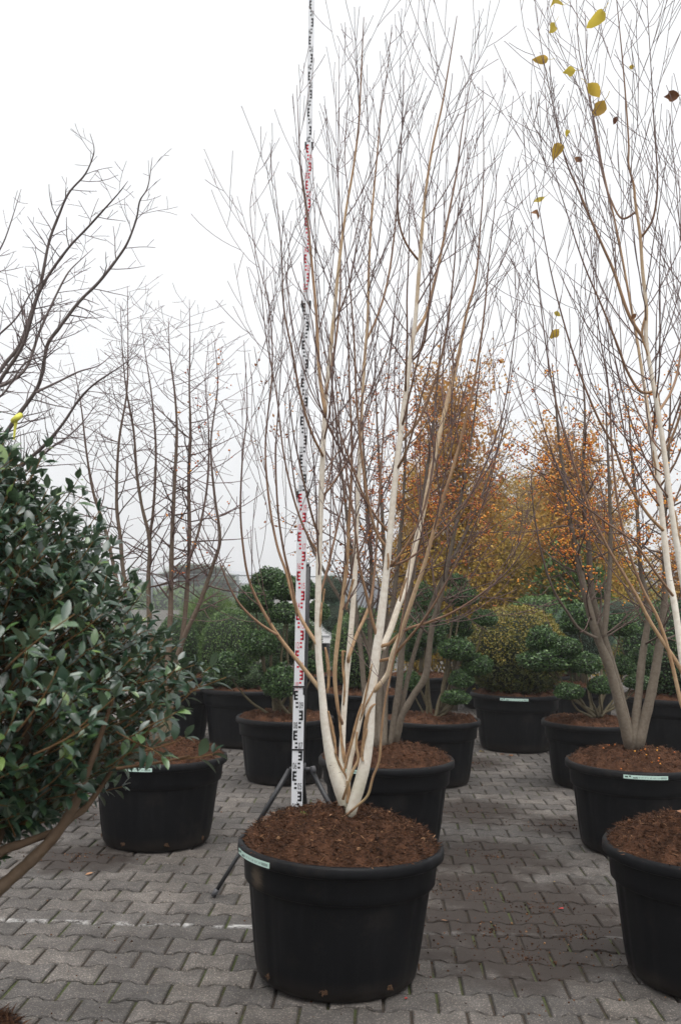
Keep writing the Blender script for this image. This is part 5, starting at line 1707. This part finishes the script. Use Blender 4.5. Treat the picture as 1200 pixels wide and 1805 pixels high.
# ------------------------------------------------------------------ fallen leaves and small litter
for i, (x, y, s, m, lab) in enumerate([
    (586, 1416, 0.032, M_DRY, 'dry brown leaf lying on the birch pot soil'),
    (988, 1602, 0.030, M_REDLEAF, 'small red leaf on the soil-stained pavers'),
    (783, 1623, 0.030, M_DRY, 'curled tan leaf on pavers beside the birch pot'),
    (158, 1541, 0.045, M_DRY, 'flat orange-brown leaf on clean pavers in front of the labelled pot'),
    (716, 1760, 0.018, M_REDLEAF, 'tiny reddish leaf at the foot of the birch pot'),
    (1052, 1478, 0.045, M_RLEAF, 'orange leaf against the base of the fruiting tree pot'),
    (150, 1390, 0.05, M_DRY, 'brown leaf on pavers under the shrub branches'),
    (130, 1375, 0.045, M_DRY, 'second brown leaf under the shrub branches, by the labelled pot'),
    (900, 1332, 0.055, M_RLEAF, 'red-brown leaf at the foot of the yew pot'),
    (885, 1330, 0.06, M_RLEAF, 'larger red-brown leaf lying against the yew pot'),
    (848, 1325, 0.05, M_YLEAF, 'yellow-green leaf between the yew pot and its neighbour'),
    (168, 1405, 0.05, M_YLEAF, 'yellow leaf on pavers beside the labelled pot'),
    (976, 1554, 0.014, M_YLEAF, 'tiny yellow leaf on the open pavers'),
    (1190, 1433, 0.075, M_DRY, 'long dry leaf on the heaped soil of the second birch')]):
    if i in (0, 13):
        key = 'birch' if i == 0 else 'birch2'
        p = at(x, y, D1 - (0.10 if i == 0 else 0.06))
        if i == 0:
            p.z = 0.635
    else:
        p = on_ground(x, y, 0.004)
    tv, tf = T_BLADE
    mb = MB()
    mb.add([((vx - 0.5) * (1 + 0.2 * noise.noise(Vector((vx * 4, vy * 4, i)))), vy * 1.6 * (1 + 0.25 * noise.noise(Vector((vx * 6, vy * 6, i + 3)))), vz * 1.0 + 0.10 + 0.05 * math.sin(vx * 5 + i)) for vx, vy, vz in tv], [tuple(f) for f in tf])
    o = link('fallen_leaf', mb.mesh('fallen_leaf', m), loc=p, rot=(RNG.uniform(-0.15, 0.15) + (0.5 if i == 0 else 0), RNG.uniform(-0.2, 0.2), RNG.uniform(0, 6.28)), scale=(s,) * 3)
    tag(o, lab, 'leaf')
mo = MB()
for k in range(60):
    p = at(548, 1399, D1 + 0.05) + Vector((RNG.gauss(0, 0.014), RNG.gauss(0, 0.014), 0))
    p.z = 0.60 + RNG.uniform(0, 0.012)
    s = RNG.uniform(0.002, 0.005)
    mo.add([p + Vector(d) * s for d in ((1, 0, 0), (-0.5, 0.8, 0), (-0.5, -0.8, 0), (0, 0, 2))], [(0, 1, 3), (1, 2, 3), (2, 0, 3)])
o = link('moss_tuft', mo.mesh('moss_tuft', M_MOSS))
tag(o, 'small green moss tuft on the birch pot soil by the staff', 'moss')

# ------------------------------------------------------------------ fence and what lies beyond
FY = 34.0
FN = Thing('wire_fence', 'grey chain-link fence with steel posts behind the pines', 'fence', (-3.0, FY, -0.045))
fx0, fx1, ft = -14.0, 5.0, 2.03
xp = at(419, 1020, FY).x
k0 = math.floor((fx0 - xp) / 3.0)
for k in range(k0, k0 + 8):
    x = xp + k * 3.0
    if fx0 - 0.5 <= x <= fx1 + 0.5:
        mb = MB()
        mb.tube([Vector((x, FY, -0.05)), Vector((x, FY, ft + 0.04))], [0.042, 0.042], 8)
        FN.part('post', mb, M_GALV)
mb = MB()
mb.tube([Vector((fx0, FY, ft)), Vector((fx1, FY, ft))], [0.024, 0.024], 6)
FN.part('top_rail', mb, M_GALV)
mb = MB()
x = fx0
while x < fx1:
    for sg in (-1, 1):
        xa, xb = x, x + sg * (ft - 0.02)
        mb.tube([Vector((xa, FY - 0.03, 0.02)), Vector((xb, FY - 0.03, ft))], [0.003, 0.003], 3, cap=False)
    x += 0.11
FN.part('chain_link', mb, M_GALV, kind='stuff')

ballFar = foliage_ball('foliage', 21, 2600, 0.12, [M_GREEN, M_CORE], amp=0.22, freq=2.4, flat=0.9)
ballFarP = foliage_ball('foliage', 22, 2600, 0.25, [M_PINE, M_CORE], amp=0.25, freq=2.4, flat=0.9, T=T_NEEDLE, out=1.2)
for i, (x, y, w, h, Y, me, lab) in enumerate([
    (285, 1085, 110, 90, 75.0, ballFar, 'dull green shrub just beyond the fence under the bare stems'),
    (330, 1078, 90, 92, 90.0, ballFar, 'rounded green shrub beyond the fence under the leaning bare stem'),
    (385, 1078, 90, 88, 105.0, ballFar, 'yellow-tinged shrub beyond the fence next to the post'),
    (440, 1075, 80, 80, 120.0, ballFar, 'grey-green shrub beyond the fence past the post'),
    (240, 1075, 80, 90, 95.0, ballFarP, 'hazy pine shrub beyond the fence by the glossy shrub'),
    (410, 1062, 60, 44, 150.0, ballFarP, 'low far shrub seen above the rounded box shrub'),
    (720, 1075, 120, 90, 70.0, ballFar, 'green shrub behind the birch stems and grey shed'),
    (1140, 1085, 100, 90, 60.0, ballFar, 'hazy shrub at the foot of the pale post')]):
    ball_shrub(None, 'garden_shrub', lab, 'shrub', [(x, y, w, h, 0)], me, Y, group='shrubs beyond the fence')
for i, (x, Y, tiers, lab) in enumerate([
    (348, 100.0, [(0, 3.6, 3.0, 0.6), (-1.8, 3.0, 2.2, 0.5), (1.8, 2.9, 2.2, 0.5), (0.4, 2.3, 3.0, 0.5)], 'pale flat-topped garden pine far behind the fence'),
    (392, 90.0, [(0, 2.3, 1.6, 0.45), (1.0, 1.7, 1.6, 0.4), (-1.2, 1.4, 1.6, 0.4)], 'small tiered pine beyond the fence near the post')]):
    p = at(x, 1040, Y)
    t = Thing('garden_pine', lab, 'tree', (p.x, Y, -0.045), 'pines beyond the fence')
    mb = MB()
    mb.tube([Vector((0, 0, 0)), Vector((0.12, 0, 0.8)), Vector((-0.05, 0, 1.3)), Vector((0, 0, tiers[0][1]))], [0.07, 0.06, 0.045, 0.03], 7)
    tr = t.local('trunk', mb.mesh('trunk', M_TOPBARK))
    for dx, z, w, h in tiers:
        t.local('foliage_pad', ballFarP, loc=(dx, 0, z), scale=(w, w * 0.8, h))
        mb = MB()
        mb.tube([Vector((0, 0, z - 0.35)), Vector((dx * 0.6, 0, z - 0.12)), Vector((dx, 0, z))], [0.03, 0.022, 0.012], 6)
        t.local('limb', mb.mesh('limb', M_TOPBARK))

# grey shed between the birch stems
p = at(640, 1050, 22.0)
SH = Thing('storage_shed', 'low grey shed with pale lower wall seen between the birch stems', 'shed', (p.x, 22.0, -0.045))
mb = MB()
mb.box(p.x - 0.85, p.x + 0.95, 22.0, 24.0, -0.05, 1.16)
SH.part('wall', mb, M_WALLL, smooth=False)
mb = MB()
for k in range(8):
    a = p.x - 0.83 + k * 0.22
    mb.box(a, a + 0.19, 21.975, 21.998, 0.0, 1.12)
SH.part('cladding', mb, M_WALLL, smooth=False)
mb = MB()
mb.add([(p.x - 0.95, 21.8, 1.16), (p.x + 1.05, 21.8, 1.16), (p.x + 1.05, 24.1, 1.165), (p.x - 0.95, 24.1, 1.165), (p.x - 0.80, 22.6, 1.78), (p.x + 0.90, 22.6, 1.78), (p.x + 0.90, 23.4, 1.78), (p.x - 0.80, 23.4, 1.78)],
       [(0, 1, 5, 4), (1, 2, 6, 5), (2, 3, 7, 6), (3, 0, 4, 7), (4, 5, 6, 7), (3, 2, 1, 0)])
SH.part('roof', mb, M_WALLG, smooth=False)
# white box trailer behind the staff
p = at(556, 1030, 21.0)
TL = Thing('box_trailer', 'small white trailer box seen between the staff pole and the birch', 'trailer', (p.x, 21.0, -0.045))
mb = MB()
mb.box(p.x - 0.55, p.x + 0.35, 20.6, 22.4, 0.42, 1.78)
TL.part('box', mb, M_WHITEP, smooth=False)
mb = MB()
for z in (0.55, 1.1, 1.66):
    mb.box(p.x - 0.53, p.x + 0.33, 20.588, 20.6, z, z + 0.03)
TL.part('rib', mb, M_WALLL, smooth=False)
for sx in (-0.42, 0.22):
    mb = MB()
    c = Vector((p.x + sx, 21.6, 0.26))
    mb.tube([c - Vector((0.09, 0, 0)), c + Vector((0.09, 0, 0))], [0.30, 0.30], 20)
    TL.part('wheel', mb, M_BLKMETAL)
# white post and grey hall at the other side
p = at(1119, 1055, 16.5)
PO = Thing('gate_post', 'white square post standing behind the orange-fruited tree', 'post', (p.x, 16.5, -0.045))
mb = MB()
mb.box(p.x - 0.06, p.x + 0.06, 16.44, 16.56, -0.05, 1.62)
PO.part('shaft', mb, M_WHITEP, smooth=False)
mb = MB()
mb.box(p.x - 0.075, p.x + 0.075, 16.425, 16.575, 1.621, 1.65)
PO.part('cap', mb, M_WALLL, smooth=False)


def hall(name, label, x0, x1, ytop, Y, depth, roof_h, wallm, roofm, bays):
    a, b = at(x0, 1040, Y).x, at(x1, 1040, Y).x
    ze = at((x0 + x1) / 2, ytop, Y).z
    H = Thing(name, label, 'building', ((a + b) / 2, Y, -0.045))
    mb = MB()
    mb.box(a, b, Y, Y + depth, -0.05, ze - roof_h)
    H.part('wall', mb, wallm, smooth=False)
    mb = MB()
    mb.add([(a - 0.2, Y - 0.25, ze - roof_h), (b + 0.2, Y - 0.25, ze - roof_h), (b + 0.2, Y + depth + 0.2, ze - roof_h + 0.003), (a - 0.2, Y + depth + 0.2, ze - roof_h + 0.003), (a - 0.2, Y + depth / 2, ze), (b + 0.2, Y + depth / 2, ze)],
           [(0, 1, 5, 4), (3, 4, 5, 2), (0, 4, 3), (1, 2, 5), (3, 2, 1, 0)])
    H.part('roof', mb, roofm, smooth=False)
    w = (b - a) / bays
    for k in range(bays):
        mb = MB()
        h = ze - roof_h
        mb.box(a + w * (k + 0.2), a + w * (k + 0.8), Y - 0.03, Y - 0.002, h * 0.25, h * 0.75)
        H.part('window', mb, M_GLASS, smooth=False)


hall('grey_hall', 'grey hall in the fog behind the second birch', 1130, 1330, 1005, 90.0, 18.0, 1.8, M_WALLG, M_WALLG, 5)
hall('glasshouse', 'very pale glasshouse almost lost in the fog beyond the fence', 230, 470, 1004, 260.0, 30.0, 3.5, M_WALLL, M_WALLL, 9)
for x, Y, y, lab in ((122, 230.0, 868, 'taller of two close masts fading into the fog above the glossy shrub'), (130, 230.0, 873, 'thin mast standing close beside the taller one in the fog'), (154, 250.0, 890, 'short lone mast in the fog between the twin masts and the bare tree')):
    p0 = at(x, y, Y)
    T_ = Thing('mast', lab, 'mast', (p0.x, Y, -0.045), 'masts in the fog')
    mb = MB()
    mb.tube([Vector((p0.x, Y, -0.05)), Vector((p0.x, Y, p0.z))], [0.22, 0.15], 6)
    T_.part('pole', mb, M_GALV)
    mb = MB()
    mb.box(p0.x - 0.5, p0.x + 0.5, Y - 0.4, Y + 0.4, p0.z, p0.z + 0.25)
    T_.part('lamp_head', mb, M_GALV, smooth=False)

# ------------------------------------------------------------------ fog
hm = MB()
hm.box(-420, 420, -80, 420, -1.1, 40.0)
hme = bpy.data.meshes.new('haze')
hme.from_pydata(hm.v, [], hm.f)
m = bpy.data.materials.new('fog')
m.use_nodes = True
nt = m.node_tree
nt.nodes.clear()
out = nt.nodes.new('ShaderNodeOutputMaterial')
pvn = nt.nodes.new('ShaderNodeVolumePrincipled')
pvn.inputs['Color'].default_value = (0.97, 0.98, 1.0, 1)
pvn.inputs['Density'].default_value = 0.0016
pvn.inputs['Anisotropy'].default_value = 0.2
nt.links.new(pvn.outputs[0], out.inputs['Volume'])
hme.materials.append(m)
link('haze', hme, kind='stuff')
